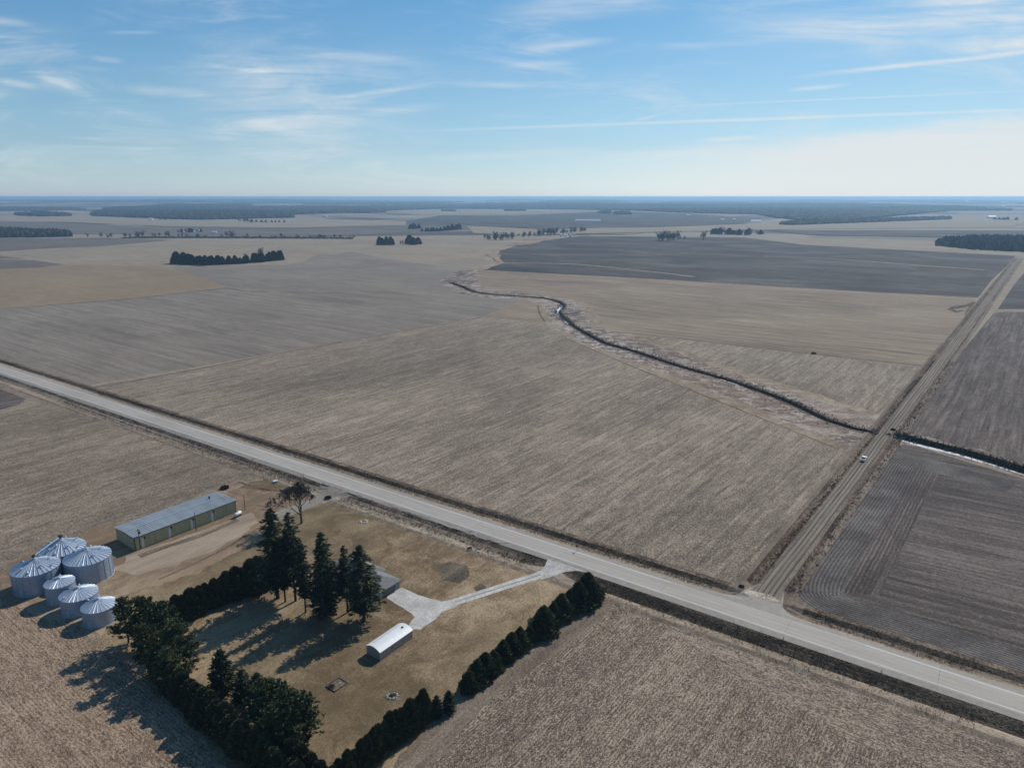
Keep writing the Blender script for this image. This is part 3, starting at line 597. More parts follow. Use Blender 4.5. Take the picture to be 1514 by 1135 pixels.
poly('yard2', [(473, 716), (492, 722.5), (527, 734), (508, 735), (492, 739), (478, 744), (468, 738), (476, 727)])
M['yard2'] = field('grey_lane', (0.14, 0.118, 0.095), (0.245, 0.215, 0.178), (0.36, 0.325, 0.28), k=(.7, 1.2, .9, 1.2), seed=34, bmp=.15)

# extra points so the ground can be shaped, and the far country
n_in = len(V)
for Rr, n_ in ((1250, 40), (1700, 60)):
    V.extend([np.array((Rr * math.cos(t), Rr * math.sin(t))) for t in np.linspace(0, 2 * math.pi, n_, endpoint=False)])
vs, es, fs, ov, oe, of = delaunay_2d_cdt([Vector(map(float, v)) for v in V], [], FC, 0, 0.002)
vz = [ground_z(p.x, p.y) for p in vs]
groups = {}
OBJ = {'asphalt': 'road', 'dirt': 'dirt_road', 'gravelpatch': 'dirt_road', 'gravel': 'driveway', 'yard2': 'driveway', 'lawn': 'lawn', 'burnt': 'lawn', 'yard': 'yard', 'yard3': 'yard', 'bank': 'creek_bank', 'band': 'creek_bank', 'reed': 'creek_bank', 'channel': 'creek_bed', 'snow': 'snow'}
_xy = np.array([(p.x, p.y) for p in vs]); fs = [f for f in fs if len(f) == 3]; _f = np.array(fs); _c = _xy[_f].mean(axis=1); _own = np.full(len(fs), -1)
_ord = np.argsort(_c[:, 0]); _cx = _c[_ord, 0]
for k, fc in enumerate(FC):                # the last region that covers a triangle owns it
    g = np.array([V[i] for i in fc]); a0, a1 = np.searchsorted(_cx, [g[:, 0].min(), g[:, 0].max()]); idx = _ord[a0:a1]
    idx = idx[(_c[idx, 1] >= g[:, 1].min()) & (_c[idx, 1] <= g[:, 1].max())]
    if not len(idx): continue
    x, y = _c[idx, 0], _c[idx, 1]; ins = np.zeros(len(idx), bool)
    for p_, q_ in zip(g, np.roll(g, -1, 0)):
        if p_[1] == q_[1]: continue
        ins ^= ((p_[1] > y) != (q_[1] > y)) & (x < (q_[0] - p_[0]) * (y - p_[1]) / (q_[1] - p_[1]) + p_[0])
    _own[idx[ins]] = k
for f, o in zip(fs, _own):
    if o >= 0: groups.setdefault(NAMES[o], []).append(f)
byobj = {}
for mt, ff in groups.items(): byobj.setdefault(OBJ.get(mt, 'ground'), []).append((mt, ff))
for name, lst in byobj.items():
    used, vv, faces, mi = {}, [], [], []
    for k, (mt, ff) in enumerate(lst):
        for f in ff:
            q = []
            for i in f:
                if i not in used: used[i] = len(vv); vv.append((vs[i].x, vs[i].y, vz[i]))
                q.append(used[i])
            a, c, e = (vv[j] for j in q[:3])
            if (c[0] - a[0]) * (e[1] - a[1]) - (c[1] - a[1]) * (e[0] - a[0]) < 0: q = q[::-1]
            faces.append(q); mi.append(k)
    me = bpy.data.meshes.new(name); me.from_pydata(vv, [], faces); me.update()
    me.polygons.foreach_set('material_index', mi)
    if any(mt == 'head' for mt, _ in lst):
        uvl = me.uv_layers.new(name='UVMap'); hk = [mt for mt, _ in lst].index('head')
        for pl in me.polygons:
            if pl.material_index == hk:
                for li in pl.loop_indices:
                    v_ = me.vertices[me.loops[li].vertex_index].co; dd_ = near_line(np.array((v_.x, v_.y)), HL)
                    uvl.data[li].uv = (dd_[0] * dd_[2] * sgn, dd_[1])
    o = link(name, me, [M[mt] for mt, _ in lst]); tag(o, kind='structure')

# far country: rings from the near plain to the horizon, as one more sheet of ground
tt = list(np.linspace(-math.pi, -1.0, 14)[:-1]) + list(np.linspace(-1.0, 1.0, 420)) + list(np.linspace(1.0, math.pi, 14)[1:-1])
rr_ = [R * (1.0)] ; q = R
while q < 60000: q *= 1.022; rr_.append(q)
inner = [(R * math.sin(t), R * math.cos(t)) for t in np.linspace(0, 2 * math.pi, 65)]
def rin(t):                                # radius of the 64-gon at this bearing
    k = 2 * math.pi / 64; q = (t % k) - k / 2; return R * math.cos(k / 2) / math.cos(q)
vv, ff = [], []
for i, r0 in enumerate(rr_):
    for t in tt:
        r1 = rin(t) - 2 if i == 0 else r0; x, y = r1 * math.sin(t), r1 * math.cos(t); vv.append((x, y, hill(x, y) - (0.05 if i == 0 else 0)))
n = len(tt)
for i in range(len(rr_) - 1):
    for j in range(n): k = (j + 1) % n; ff.append((i * n + k, i * n + j, (i + 1) * n + j, (i + 1) * n + k))
def pip(x, y, poly_):
    ins = False; j = len(poly_) - 1
    for i in range(len(poly_)):
        xi, yi = poly_[i]; xj, yj = poly_[j]
        if (yi > y) != (yj > y) and x < (xj - xi) * (y - yi) / (yj - yi) + xi: ins = not ins
        j = i
    return ins
me = bpy.data.meshes.new('hills'); me.from_pydata(vv, [], ff); me.update(); me.polygons.foreach_set('use_smooth', [True] * len(ff))
link('hills', me, M['far'])['kind'] = 'structure'; HILLV = vv
# named fields of the middle distance, draped over the hills as thin sheets
DR = [0]
def drape(mat, pts, lift=0.6):
    g = [P(*p) for p in pts]; step = 160
    ar = sum(a[0] * c[1] - c[0] * a[1] for a, c in zip(g, g[1:] + g[:1]))
    if ar < 0: g = g[::-1]
    x0, y0 = np.min(g, 0); x1, y1 = np.max(g, 0); step = max(90, min(x1 - x0, y1 - y0) / 14, max(x1 - x0, y1 - y0) / 60)
    pts_ = [Vector(map(float, p)) for p in g]; n0 = len(pts_)
    ext = [Vector((float(x), float(y))) for x in np.arange(x0, x1, step) for y in np.arange(y0, y1, step) if pip(x, y, g)]
    ed = []
    dense = []
    for a, c in zip(g, g[1:] + g[:1]):
        k = max(1, int(np.hypot(*(c - a)) / step))
        dense += [Vector(map(float, a + (c - a) * j / k)) for j in range(k)]
    vs_, e_, f_, _, _, of_ = delaunay_2d_cdt(dense + ext, [], [list(range(len(dense)))], 0, 0.01)
    f_ = [f for f, o in zip(f_, of_) if o]
    mb = MB(); DR[0] += 0.12
    mb.v = [(p.x, p.y, hill(p.x, p.y) + lift + DR[0]) for p in vs_]; mb.f = [tuple(f) for f in f_]
    return mb
FARF = [('brown', [(-200, 345), (-200, 322), (0, 325), (110, 331), (250, 336), (420, 343), (520, 345), (430, 349), (200, 347)]),
        ('tan2', [(-200, 322), (0, 320), (140, 321), (330, 325), (420, 323), (600, 327), (600, 333), (430, 337), (250, 335), (100, 329), (-100, 326)]),
        ('brown', [(430, 340), (500, 336), (560, 339), (610, 343), (560, 347), (480, 349), (420, 346)]),
        ('dark_c', [(600, 327), (650, 319), (760, 319), (900, 314), (1010, 316), (1130, 322), (1100, 331), (960, 336), (800, 339), (690, 333), (610, 331)]),
        ('tan2', [(690, 334), (800, 340), (900, 337), (960, 337), (1090, 332), (1170, 328), (1300, 328), (1500, 330), (1500, 336), (1130, 340), (900, 345), (760, 348), (700, 345)]),
        ('dark_c', [(1130, 341), (1600, 341), (1600, 352), (1380, 351), (1200, 348)]),
        ('tan2', [(560, 315), (650, 311), (780, 307), (1100, 312), (1020, 316), (900, 313), (760, 318), (640, 319)]),
        ('tan2', [(1180, 322), (1300, 318), (1600, 317), (1600, 333), (1300, 330), (1180, 328)]),
        ('tan2', [(-100, 314), (60, 308), (140, 313), (130, 318), (0, 318)])]
mbs = {}
for mt, pts in FARF:
    mb = drape(mt, pts); t = mbs.setdefault(mt, MB()); t.add(mb.v, mb.f)
for mt, mb in mbs.items(): mb.build('ground', M[mt], smooth=True)['kind'] = 'structure'

# road markings: thin sheets just above the pavement
for s0, nm in ((-3.6, 'near'), (3.6, 'far')):
    mb = MB()
    for r0, r1 in zip(rA[:-1], rA[1:]):
        if s0 > 0 and r1 > jr - 24 and r0 < jr + 26: continue
        q = [ab(r0, s0 - .09 + .05 * 0), ab(r1, s0 - .09), ab(r1, s0 + .09), ab(r0, s0 + .09)]
        z0 = .958 if s0 < 0 else .958
        q = [ab(r, s0 + (0.11 if s0 < 0 else -0.11) + k) for r, k in ((r0, -.085), (r1, -.085), (r1, .085), (r0, .085))]
        mb.add([(*p, z0) for p in q], [(0, 1, 2, 3)])
    tag(mb.build('road_marking', M['paint_w']), kind='structure')
mb = MB(); r0 = -1200
while r0 < 500:
    mb.add([(*ab(r0 + a, c), .958) for a, c in ((0, -.075), (3.2, -.075), (3.2, .075), (0, .075))], [(0, 1, 2, 3)]); r0 += 12.2
tag(mb.build('road_marking', M['paint_y']), kind='structure')
# water in the creek
mb = MB()
for ln, z, hw in ((CREEK_W, -DPW + .25, HWW * .22), (CREEK_E, -DPE + .3, HWE * .25)):
    A, B = offset(ln, -hw), offset(ln, hw); i0 = len(mb.v)
    mb.add([(*p, z) for p in A] + [(*p, z) for p in B], [(i, i + 1, len(ln) + i + 1, len(ln) + i) for i in range(len(ln) - 1)])
tag(mb.build('water', M['water']), kind='structure')

# ================================================================== things
def up(o, *parts): return o
def g3(x, y, z=None):                      # point on the ground seen at a photo pixel
    p = P(x, y); return (float(p[0]), float(p[1]), ground_z(*p) if z is None else z)

# ---------------------------------------------------------------- trees
def cards(C, D, L, W, r, tilt=0.6):
    """leaf-sized faces: centres C (n,3), directions D (n,3), length and width; returns verts, faces"""
    n = len(C); D = D / np.maximum(np.linalg.norm(D, axis=1, keepdims=True), 1e-6)
    N = r.normal(size=(n, 3)); Sd = np.cross(D, N); Sd /= np.maximum(np.linalg.norm(Sd, axis=1, keepdims=True), 1e-6)
    L = (L * r.uniform(.6, 1.3, n))[:, None]; Wd = (W * r.uniform(.6, 1.3, n))[:, None]
    v = np.stack([C - D * L * .5, C + Sd * Wd * .5 - D * L * .05, C + D * L * .55, C - Sd * Wd * .5 + D * L * .05], 1).reshape(-1, 3)
    f = [(4 * i, 4 * i + 1, 4 * i + 2, 4 * i + 3) for i in range(n)]
    return v, f
def trunk_mesh(h, r0, r, bend=0.25, n=7):
    mb = MB(); p = Vector((0, 0, -.3)); k = 7
    for i in range(k):
        q = Vector((r.normal() * bend * .3, r.normal() * bend * .3, h * (i + 1) / k)); mb.tube(p, q, r0 * (1 - i / k) + .03, r0 * (1 - (i + 1) / k) + .03, n, False); p = q
    return mb
def spruce(seed, h=24.0, base=0.16, rad_=3.6, droop=.25, open_=0.9, nlev=40, power=.6):
    r = np.random.default_rng(seed); tb = trunk_mesh(h * .97, .30, r, .3); Cs, Ds = [], []
    for i in range(nlev):
        t = i / (nlev - 1); z = h * (base + (1 - base) * t); Rm = rad_ * ((1 - t) ** power) * (0.55 + 0.45 * min(1, t * 5)) + .25
        nb = int(5 + 5 * (1 - t)); a0 = r.uniform(0, 6.28)
        for j in range(nb):
            if r.random() < open_ * .3: continue
            a = a0 + j * 6.283 / nb + r.normal() * .25; Rl = Rm * r.uniform(.45, 1.3); m = max(3, int(Rl * 3.6)); up_ = r.uniform(-.1, .35) * (.4 + t)
            tt = np.linspace(.12, 1, m); x = tt * Rl
            zz = z + x * up_ - droop * x * x / max(Rl, .5) + r.normal(size=m) * .1
            px, py = np.cos(a) * x, np.sin(a) * x
            if Rl > 1.0: tb.tube((0, 0, z), (px[-1] * .8, py[-1] * .8, zz[int(m * .8) - 1]), .05, .015, 3, False)
            for rep in range(3):
                sp = (.16 + .12 * Rl) * (1.1 - .5 * tt)
                s1 = r.normal(size=m) * sp
                Cs.append(np.stack([px - np.sin(a) * s1, py + np.cos(a) * s1, zz - abs(s1) * .35 + r.normal(size=m) * .08], 1))
                Ds.append(np.stack([np.cos(a) * np.ones(m) - np.sin(a) * np.sign(s1) * .6, np.sin(a) * np.ones(m) + np.cos(a) * np.sign(s1) * .6, np.full(m, up_ - droop) + r.normal(size=m) * .3], 1))
    C = np.concatenate(Cs); D = np.concatenate(Ds); v, f = cards(C, D, .85, .36, r)
    return tb, (v, f)
def pine(seed, h=17.0, base=.12, rad_=4.6):
    r = np.random.default_rng(seed); tb = trunk_mesh(h * .93, .32, r, .5); Cs, Ds = [], []
    for i in range(75):
        t = r.uniform(0, 1) ** .9; z = h * (base + (1 - base) * t * .97); a = r.uniform(0, 6.28)
        Rl = rad_ * (math.sin(math.pi * min(1, .28 + .72 * t)) ** .7 * .95 + .12) * r.uniform(.6, 1.15)
        e = np.array((math.cos(a) * Rl, math.sin(a) * Rl, z + Rl * r.uniform(.05, .45))); s0 = np.array((0, 0, z))
        tb.tube(s0, s0 + (e - s0) * .85, .07, .02, 4, False)
        for q in range(int(5 + Rl * 2.2)):
            c = s0 + (e - s0) * r.uniform(.35, 1.05) + r.normal(size=3) * (.45, .45, .28)
            k = 11; dd_ = r.normal(size=(k, 3)); dd_[:, 2] = np.abs(dd_[:, 2]) * .8 + .1; dd_ /= np.linalg.norm(dd_, axis=1, keepdims=True)
            Cs.append(c + dd_ * .30); Ds.append(dd_)
    v, f = cards(np.concatenate(Cs), np.concatenate(Ds), .75, .26, r); return tb, (v, f)
def cedar(seed, h=9.0, rad_=2.3, n=4200, tip=1.7, flat=.55):
    r = np.random.default_rng(seed); tb = trunk_mesh(h * .85, .2, r, .1, 6)
    t = r.uniform(0, 1, n) ** 1.15; a = r.uniform(0, 6.283, n)
    lob = 1 + .13 * np.sin(a * 3 + t * 7 + seed) + .10 * np.sin(a * 5 - t * 11 + 2 * seed) + .08 * np.sin(t * 23 + a * 2)
    R_ = rad_ * (1 - t ** tip) ** flat * lob * (0.78 + .22 * np.minimum(1, t * 6)) * np.sqrt(r.uniform(.45, 1.12, n))
    C = np.stack([np.cos(a) * R_, np.sin(a) * R_, .25 + t * (h - .25)], 1) + r.normal(size=(n, 3)) * .07
    D = np.stack([np.cos(a) * .6, np.sin(a) * .6, np.full(n, .9)], 1) + r.normal(size=(n, 3)) * .3
    v, f = cards(C, D, .62, .34, r)
    mb = MB(); mb.lathe([(.05, .3)] + [(rad_ * .62 * (1 - q ** tip) ** flat, .3 + q * (h - .8)) for q in (.03, .2, .4, .6, .8, .93)] + [(.02, h - .5)], 9)   # the dense inside of the crown
    o = len(v); v = np.concatenate([v, np.array(mb.v)]); f = f + [tuple(i + o for i in q) for q in mb.f]
    return tb, (v, f)
def bare(seed, h=12.0, depth=6, spread=.55, r0=.26, first=.22, n0=6, thin=.0):
    r = np.random.default_rng(seed); tb = MB(); br = MB()
    def grow(p, d_, L, rd, k):
        q = p + d_ * L; (tb if k >= depth - 1 else br).tube(p, q, max(rd, thin), max(rd * .68, thin), n0 if k > depth - 2 else 3, False)
        if k == 0: return
        m = 3 if (k < depth and r.random() < .55) else 2
        if k == depth: m = 4
        for j in range(m):
            nd = d_ + Vector(r.normal(size=3)) * spread; nd.z += .16; nd.normalize()
            if k == depth and j == 0: nd = (d_ + Vector(r.normal(size=3)) * .12).normalized()
            grow(p + d_ * L * r.uniform(.72, 1.0) if j else q, nd, L * r.uniform(.66, .86), rd * (.66 if j == 0 else .5), k - 1)
    grow(Vector((0, 0, -.2)), Vector((0, 0, 1)), h * first, r0, depth)
    return tb, br
def treeproto(kind, seed, **kw):
    fn = {'spruce': spruce, 'pine': pine, 'cedar': cedar, 'bare': bare}[kind]
    tb, cr = fn(seed, **kw)
    if kind == 'bare': tm, cm = tb.mesh('trunk'), cr.mesh('crown'); cm.materials.append(M['twig']); tm.materials.append(M['twig'])
    else:
        tm = tb.mesh('trunk'); cm = bpy.data.meshes.new('crown'); cm.from_pydata([tuple(map(float, p)) for p in cr[0]], [], cr[1]); cm.update()
        tm.materials.append(M['bark']); cm.materials.append(M[kind])
    top = max(v.co.z for v in cm.vertices)
    return tm, cm, top, kind
PR = {}
for k, (kd, sd, kw) in dict(sp1=('spruce', 1, {}), sp2=('spruce', 2, dict(base=.24, rad_=3.3, open_=1.0, nlev=42)), sp3=('spruce', 3, dict(base=.06, rad_=3.1, open_=.3, power=.6)),
                            sp4=('spruce', 4, dict(h=26, base=.28, rad_=3.9, open_=1.1, nlev=40, power=.7)), sps=('spruce', 5, dict(h=10, base=.03, rad_=2.9, nlev=26, open_=.1, droop=.1)),
                            pi1=('pine', 11, {}), pi2=('pine', 12, dict(h=14, base=.05, rad_=4.3)), pi3=('pine', 13, dict(h=11, base=.02, rad_=3.8)),
                            ce1=('cedar', 21, {}), ce2=('cedar', 22, dict(rad_=2.6, tip=1.3)), ce3=('cedar', 23, dict(rad_=2.1, tip=2.2)), sk1=('cedar', 24, dict(rad_=2.9, tip=1.1, flat=.8, n=5200)), sk2=('cedar', 25, dict(rad_=2.6, tip=1.2, flat=.9, n=5200)),
                            ba1=('bare', 31, dict(h=15, depth=8, r0=.27, spread=.40, thin=.03, first=.2))).items():
    PR[k] = treeproto(kd, sd, **kw)
def plant(proto, x, y, h, name, label, cat, group=None, wide=1.0, rot=None, z=None):
    tm, cm, top, kd = PR[proto]
    e = empty(name, (x, y, ground_z(x, y) if z is None else z), random.uniform(0, 6.28) if rot is None else rot, label, cat, group)
    s_ = h / top; e.scale = (s_ * wide, s_ * wide, s_)
    if tm: o = bpy.data.objects.new('trunk', tm); COL.objects.link(o); o.parent = e
    o = bpy.data.objects.new('crown', cm); COL.objects.link(o); o.parent = e
    return e
def plant_px(proto, bx, by, ty, name, label, cat, group=None, wide=1.0, hmul=1.0, rot=None):
    p = P(bx, by); h = height_to(p[0], p[1], ty) * hmul
    return plant(proto, float(p[0]), float(p[1]), h, name, label, cat, group, wide, rot)
random.seed(4)
GT = 'tall spruces beside the house'
for pr, bx, by, ty, wd, lab in [
    ('sp1', 411, 884, 751, 1.05, 'tallest dark spruce, standing at the left end of the group beside the house'),
    ('sp2', 422, 889, 795, .75, 'thin low spruce tucked behind the two tallest ones'),
    ('sp4', 437, 888, 757, .85, 'tall spruce with a bare lower trunk, right beside the tallest one'),
    ('sp2', 452, 905, 800, .62, 'slim spruce with a thin bare trunk, standing in the gap of the group'),
    ('sp3', 482, 909, 787, 1.05, 'dense dark spruce feathered down to the lawn, in the middle of the group'),
    ('sp4', 514, 905, 806, .8, 'spruce with an open lower trunk between the dense one and the right-hand one'),
    ('sp1', 538, 918, 805, 1.15, 'broad spruce at the right end of the group, in front of the house roof')]:
    plant_px(pr, bx, by, ty, 'spruce_tree', lab, 'tree', GT, wd * 1.42)
plant_px('ba1', 446, 773, 713, 'bare_tree', 'large leafless shade tree on the lawn near the lane, behind the spruces', 'tree', None, 1.25)
GP = 'pines at the west corner of the windbreak'
for pr, bx, by, ty, wd, lab in [
    ('pi1', 190, 950, 882, 1.0, 'big shaggy pine overlapping the smallest grain bin'),
    ('pi1', 218, 956, 878, .95, 'tallest shaggy pine at the windbreak corner, right of the bins'),
    ('pi2', 246, 962, 886, 1.1, 'shaggy pine on the lawn side of the tallest corner pine'),
    ('pi2', 266, 992, 915, 1.15, 'broad shaggy pine bulging out over the lawn below the corner'),
    ('pi1', 222, 992, 918, .95, 'shaggy pine on the field side of the corner, leaning over its own shadow'),
    ('pi2', 250, 1018, 955, 1.1, 'lower shaggy pine on the field side where the corner group ends')]:
    plant_px(pr, bx, by, ty, 'pine_tree', lab, 'tree', GP, wd)
GI = 'evergreens on the lawn side of the west windbreak'
for pr, bx, by, ty, wd, lab in [
    ('sps', 331, 1020, 959, 1.05, 'pointed young spruce standing out from the windbreak onto the lawn'),
    ('sps', 361, 1035, 989, 1.1, 'small pointed spruce second along the inner edge of the windbreak'),
    ('sps', 384, 1048, 994, 1.15, 'small bushy spruce between the pointed ones and the big pines of the inner edge'),
    ('pi3', 404, 1075, 1002, 1.1, 'bushy green pine, upper one of the pair at the corner of the lawn'),
    ('pi3', 438, 1098, 1020, 1.15, 'bushy green pine bulging furthest onto the lawn near the bottom of the picture'),
    ('pi3', 412, 1112, 1042, 1.1, 'bushy green pine wedged between the lawn corner pine and the cedar hedge')]:
    plant_px(pr, bx, by, ty, 'evergreen_tree', lab, 'tree', GI, wd)
def hedge(pts, n, tops, protos, name, fmt, cat, group, wide=1.0, jit=.3):
    ln = resamp([P(*p) for p in pts], 1.0); acc = [0]
    for a, c in zip(ln[:-1], ln[1:]): acc.append(acc[-1] + float(np.hypot(*(c - a))))
    for i in range(n):
        s_ = acc[-1] * i / (n - 1); x = float(np.interp(s_, acc, [p[0] for p in ln])) + random.gauss(0, jit); y = float(np.interp(s_, acc, [p[1] for p in ln])) + random.gauss(0, jit)
        h = float(np.interp(i / (n - 1), np.linspace(0, 1, len(tops)), tops)) * random.uniform(.9, 1.1)
        plant(random.choice(protos), x, y, h, name, fmt(i, n), cat, group, wide * random.uniform(.9, 1.1))
ORD = ['first', 'second', 'third', 'fourth', 'fifth', 'sixth', 'seventh', 'eighth', 'ninth', 'tenth', 'eleventh', 'twelfth', 'thirteenth', 'fourteenth', 'fifteenth', 'sixteenth', 'seventeenth', 'eighteenth', 'nineteenth', 'twentieth']
def ordn(i, n, a, c):                      # counted from whichever end is nearer
    j = n - 1 - i; k, e = (i, a) if i <= j else (j, c)
    if k < 20: return ('%s from %s' % (ORD[k], e)) if k else ('right at %s' % e)
    return '%s after the %s from %s' % (ORD[k - 20], ORD[19], e)
hedge([(262, 917), (300, 902), (345, 884), (392, 868)], 13, (8, 9, 9, 10.5, 11), ['ce2', 'ce3', 'ce1'], 'cedar_tree',
      lambda i, n: 'rounded cedar in the hedge between yard and lawn, %s' % ordn(i, n, 'its pine end', 'its spruce end'), 'tree', 'cedar hedge between the dirt yard and the lawn', 1.2)
hedge([(236, 1000), (268, 1032), (300, 1062), (345, 1100), (400, 1145), (455, 1190)], 22, (9.5, 9, 8.5, 8, 8), ['ce2', 'ce3', 'ce1', 'ce2'], 'cedar_tree',
      lambda i, n: 'dark cedar in the long field-side windbreak hedge, %s' % ordn(i, n, 'its pine end', 'its bottom end'), 'tree', 'cedar hedge along the west field', 1.25)
hedge([(408, 1118), (440, 1138), (470, 1155), (492, 1168)], 7, (7.5, 7.5, 7, 6.5), ['ce3', 'ce2'], 'cedar_tree',
      lambda i, n: 'olive cedar in the short inner row by the lawn corner, %s' % ordn(i, n, 'the pines', 'the corner'), 'tree', 'short inner row of cedars at the lawn corner', 1.2)
hedge([(506, 1158), (530, 1140), (560, 1116), (590, 1093), (612, 1076), (628, 1064)], 15, (7.0, 7.4, 8, 8.3, 8.2), ['ce1', 'ce3', 'ce1', 'ce2'], 'cedar_tree',
      lambda i, n: 'green cedar in the tight lower right-hand row, %s' % ordn(i, n, 'its bottom corner', 'its upper gap'), 'tree', 'tight cedar row on the south-east edge', 1.0, .2)
plant_px('sps', 646, 1059, 1027, 'spruce_tree', 'small pointed spruce, left one of the pair in the gap of the south-east row', 'tree', 'pair of small spruces in the gap', 1.0)
plant_px('sps', 664, 1051, 1020, 'spruce_tree', 'small bushy spruce, right one of the pair in the gap of the south-east row', 'tree', 'pair of small spruces in the gap', 1.1)
GE = 'dark conifers in the upper part of the south-east row'
for i, (bx, by, ty, pr) in enumerate([(694, 1019, 991, 'sk2'), (706, 1006, 975, 'sk1'), (718, 998, 965, 'sk1'), (730, 989, 961, 'sk2'), (744, 976, 946, 'sk2'), (757, 965, 935, 'sk1'), (769, 957, 927, 'sk2'), (783, 948, 925, 'sk2'),
                                      (793, 941, 914, 'sk1'), (804, 934, 896, 'sk1'), (818, 919, 890, 'sk2'), (830, 911, 878, 'sk1'), (842, 903, 872, 'sk2'), (855, 897, 860, 'sk1'), (868, 889, 847, 'sk1')]):
    plant_px(pr, bx, by, ty, 'conifer_tree', 'dark conifer in the upper right-hand row, %s' % ordn(i, 15, 'its lower end', 'the roadside end'), 'tree', GE, 1.75, 1.05)

# ---------------------------------------------------------------- grain bins
def grain_bin(cx, cy, R_, eh, ah, label, ribs=32, vents=(), big=True):
    z = ground_z(cx, cy); e = empty('grain_bin', (cx, cy, z), rad(-AZB), label, 'grain bin', 'grain bins in the dirt yard')
    mb = MB(); mb.lathe([(R_ + .25, -.4), (R_ + .25, .12), (R_ + .02, .12)], 48); mb.build('foundation', M['concrete'], e)
    mb = MB(); pr = [(R_, .1)]; k = int(eh / 1.1)
    for i in range(1, k + 1): zz = eh * i / k; pr += [(R_, zz - .05), (R_ + .035, zz - .03), (R_ + .035, zz), (R_, zz + .01)]
    mb.lathe(pr, 80)
    if big:
        for i in range(20):
            a = 2 * math.pi * i / 20; mb.box(((R_ + .05) * math.cos(a), (R_ + .05) * math.sin(a), eh / 2), (.09, .12, eh - .1), a)
    mb.build('wall', M['galv'], e)
    rc = .45; mb = MB(); mb.lathe([(R_ + .14, eh - .10), (R_ + .16, eh), (rc, ah - .35), (rc, ah - .2)], ribs * 2); roof = mb.build('roof', M['galvroof'], e)
    mb = MB(); sl = (ah - .35 - eh) / (R_ + .14 - rc)
    for i in range(ribs):
        a = 2 * math.pi * i / ribs; t_ = Vector((-math.sin(a), math.cos(a), 0)); o_ = Vector((math.cos(a), math.sin(a), 0)); hr = .26 if big else .12; wr = .11
        p0 = o_ * (R_ + .15) + Vector((0, 0, eh)); p1 = o_ * (rc + .25) + Vector((0, 0, ah - .35 - .25 * sl)); hh = Vector((0, 0, hr))
        mb.add([p0 - t_ * wr, p0 + t_ * wr, p0 + hh, p1 - t_ * wr * .5, p1 + t_ * wr * .5, p1 + hh * .6], [(0, 1, 2), (0, 3, 4, 1), (1, 4, 5, 2), (0, 2, 5, 3), (3, 5, 4)])
    mb.build('roof_ribs', M['galvroof'], roof)
    mb = MB(); mb.tube((0, 0, ah - .4), (0, 0, ah + .05), rc + .03, rc + .03, 16); mb.tube((0, 0, ah + .05), (0, 0, ah + .3), rc + .12, .08, 16); mb.build('filler_cap', M['galvroof'], e)
    for j, (a, fr) in enumerate(vents):
        a = rad(a); rr2 = rc + (R_ - rc) * fr; zz = eh + (R_ + .14 - rr2) * sl; o_ = Vector((math.cos(a), math.sin(a), 0))
        mb = MB(); p0 = o_ * rr2 + Vector((0, 0, zz - .05)); p1 = p0 + Vector((0, 0, .5)); p2 = p1 + o_ * .45 - Vector((0, 0, .05))
        mb.tube(p0, p1, .23, .23, 10); mb.tube(p1 - o_ * .1, p2, .25, .3, 10); v = mb.build('roof_vent', M['galvroof'], roof)
    # ladder and hatch
    a = rad(250); o_ = Vector((math.cos(a), math.sin(a), 0)); t_ = Vector((-math.sin(a), math.cos(a), 0)); mb = MB()
    for sd in (-.22, .22): mb.tube(o_ * (R_ + .2) + t_ * sd + Vector((0, 0, .3)), o_ * (R_ + .2) + t_ * sd + Vector((0, 0, eh + .2)), .03, .03, 5)
    for k2 in range(int(eh / .4)): q = Vector((0, 0, .5 + k2 * .4)); mb.tube(o_ * (R_ + .2) - t_ * .22 + q, o_ * (R_ + .2) + t_ * .22 + q, .02, .02, 4)
    mb.build('ladder', M['galv'], e)
    a = rad(300); mb = MB(); mb.box((math.cos(a) * (R_ + .03), math.sin(a) * (R_ + .03), 1.3), (.14, .95, 1.9), a); mb.build('door', M['galvroof'], e)
    a = rad(200); rr2 = R_ * .8; zz = eh + (R_ + .14 - rr2) * sl; mb = MB(); mb.box((math.cos(a) * rr2, math.sin(a) * rr2, zz + .12), (.7, .7, .25), a); mb.build('roof_hatch', M['dkmetal'], roof)
    return e
BV = tuple((a, f) for a, f in ((0, .55), (72, .5), (144, .62), (216, .5), (288, .6), (30, .8), (320, .82)))
grain_bin(-148.4, 199.4, 6.6, 6.8, 9.6, 'large ribbed grain bin at the far left of the bins, with a vented cone roof', vents=BV)
grain_bin(-147.3, 211.3, 6.7, 6.9, 10.3, 'large ribbed grain bin furthest from the camera, with many vents on its roof', vents=BV + ((100, .7), (180, .4), (250, .8), (310, .35)))
grain_bin(-135.8, 205.6, 6.7, 7.0, 9.8, 'large ribbed grain bin nearest the barn, sunlit on its right side', vents=BV[:4])
grain_bin(-136.4, 191.8, 4.0, 5.9, 7.4, 'narrowest grain bin, small and tall, in front of the large ones', 24, ((150, .3),), False)
grain_bin(-127.7, 186.7, 5.0, 5.2, 7.2, 'medium grain bin in the middle of the small front row', 28, ((150, .3), (280, .8)), False)
grain_bin(-118.6, 181.0, 4.5, 4.9, 7.0, 'small grain bin partly hidden behind the shaggy pine', 26, ((150, .3), (200, .8)), False)
e = empty('grain_auger', (-148.4, 199.4, 9.6), 0, 'long slim auger tube spanning between the tops of two large grain bins', 'grain auger')
mb = MB(); mb.tube((0, 0, .75), (1.1, 11.9, 1.35), .16, .16, 8); mb.build('tube', M['galvroof'], e)
mb = MB(); mb.box((0, 0, .8), (.8, .7, .7)); mb.tube((0, 0, -.2), (0, 0, .6), .14, .14, 8); mb.build('motor_housing', M['dkmetal'], e)
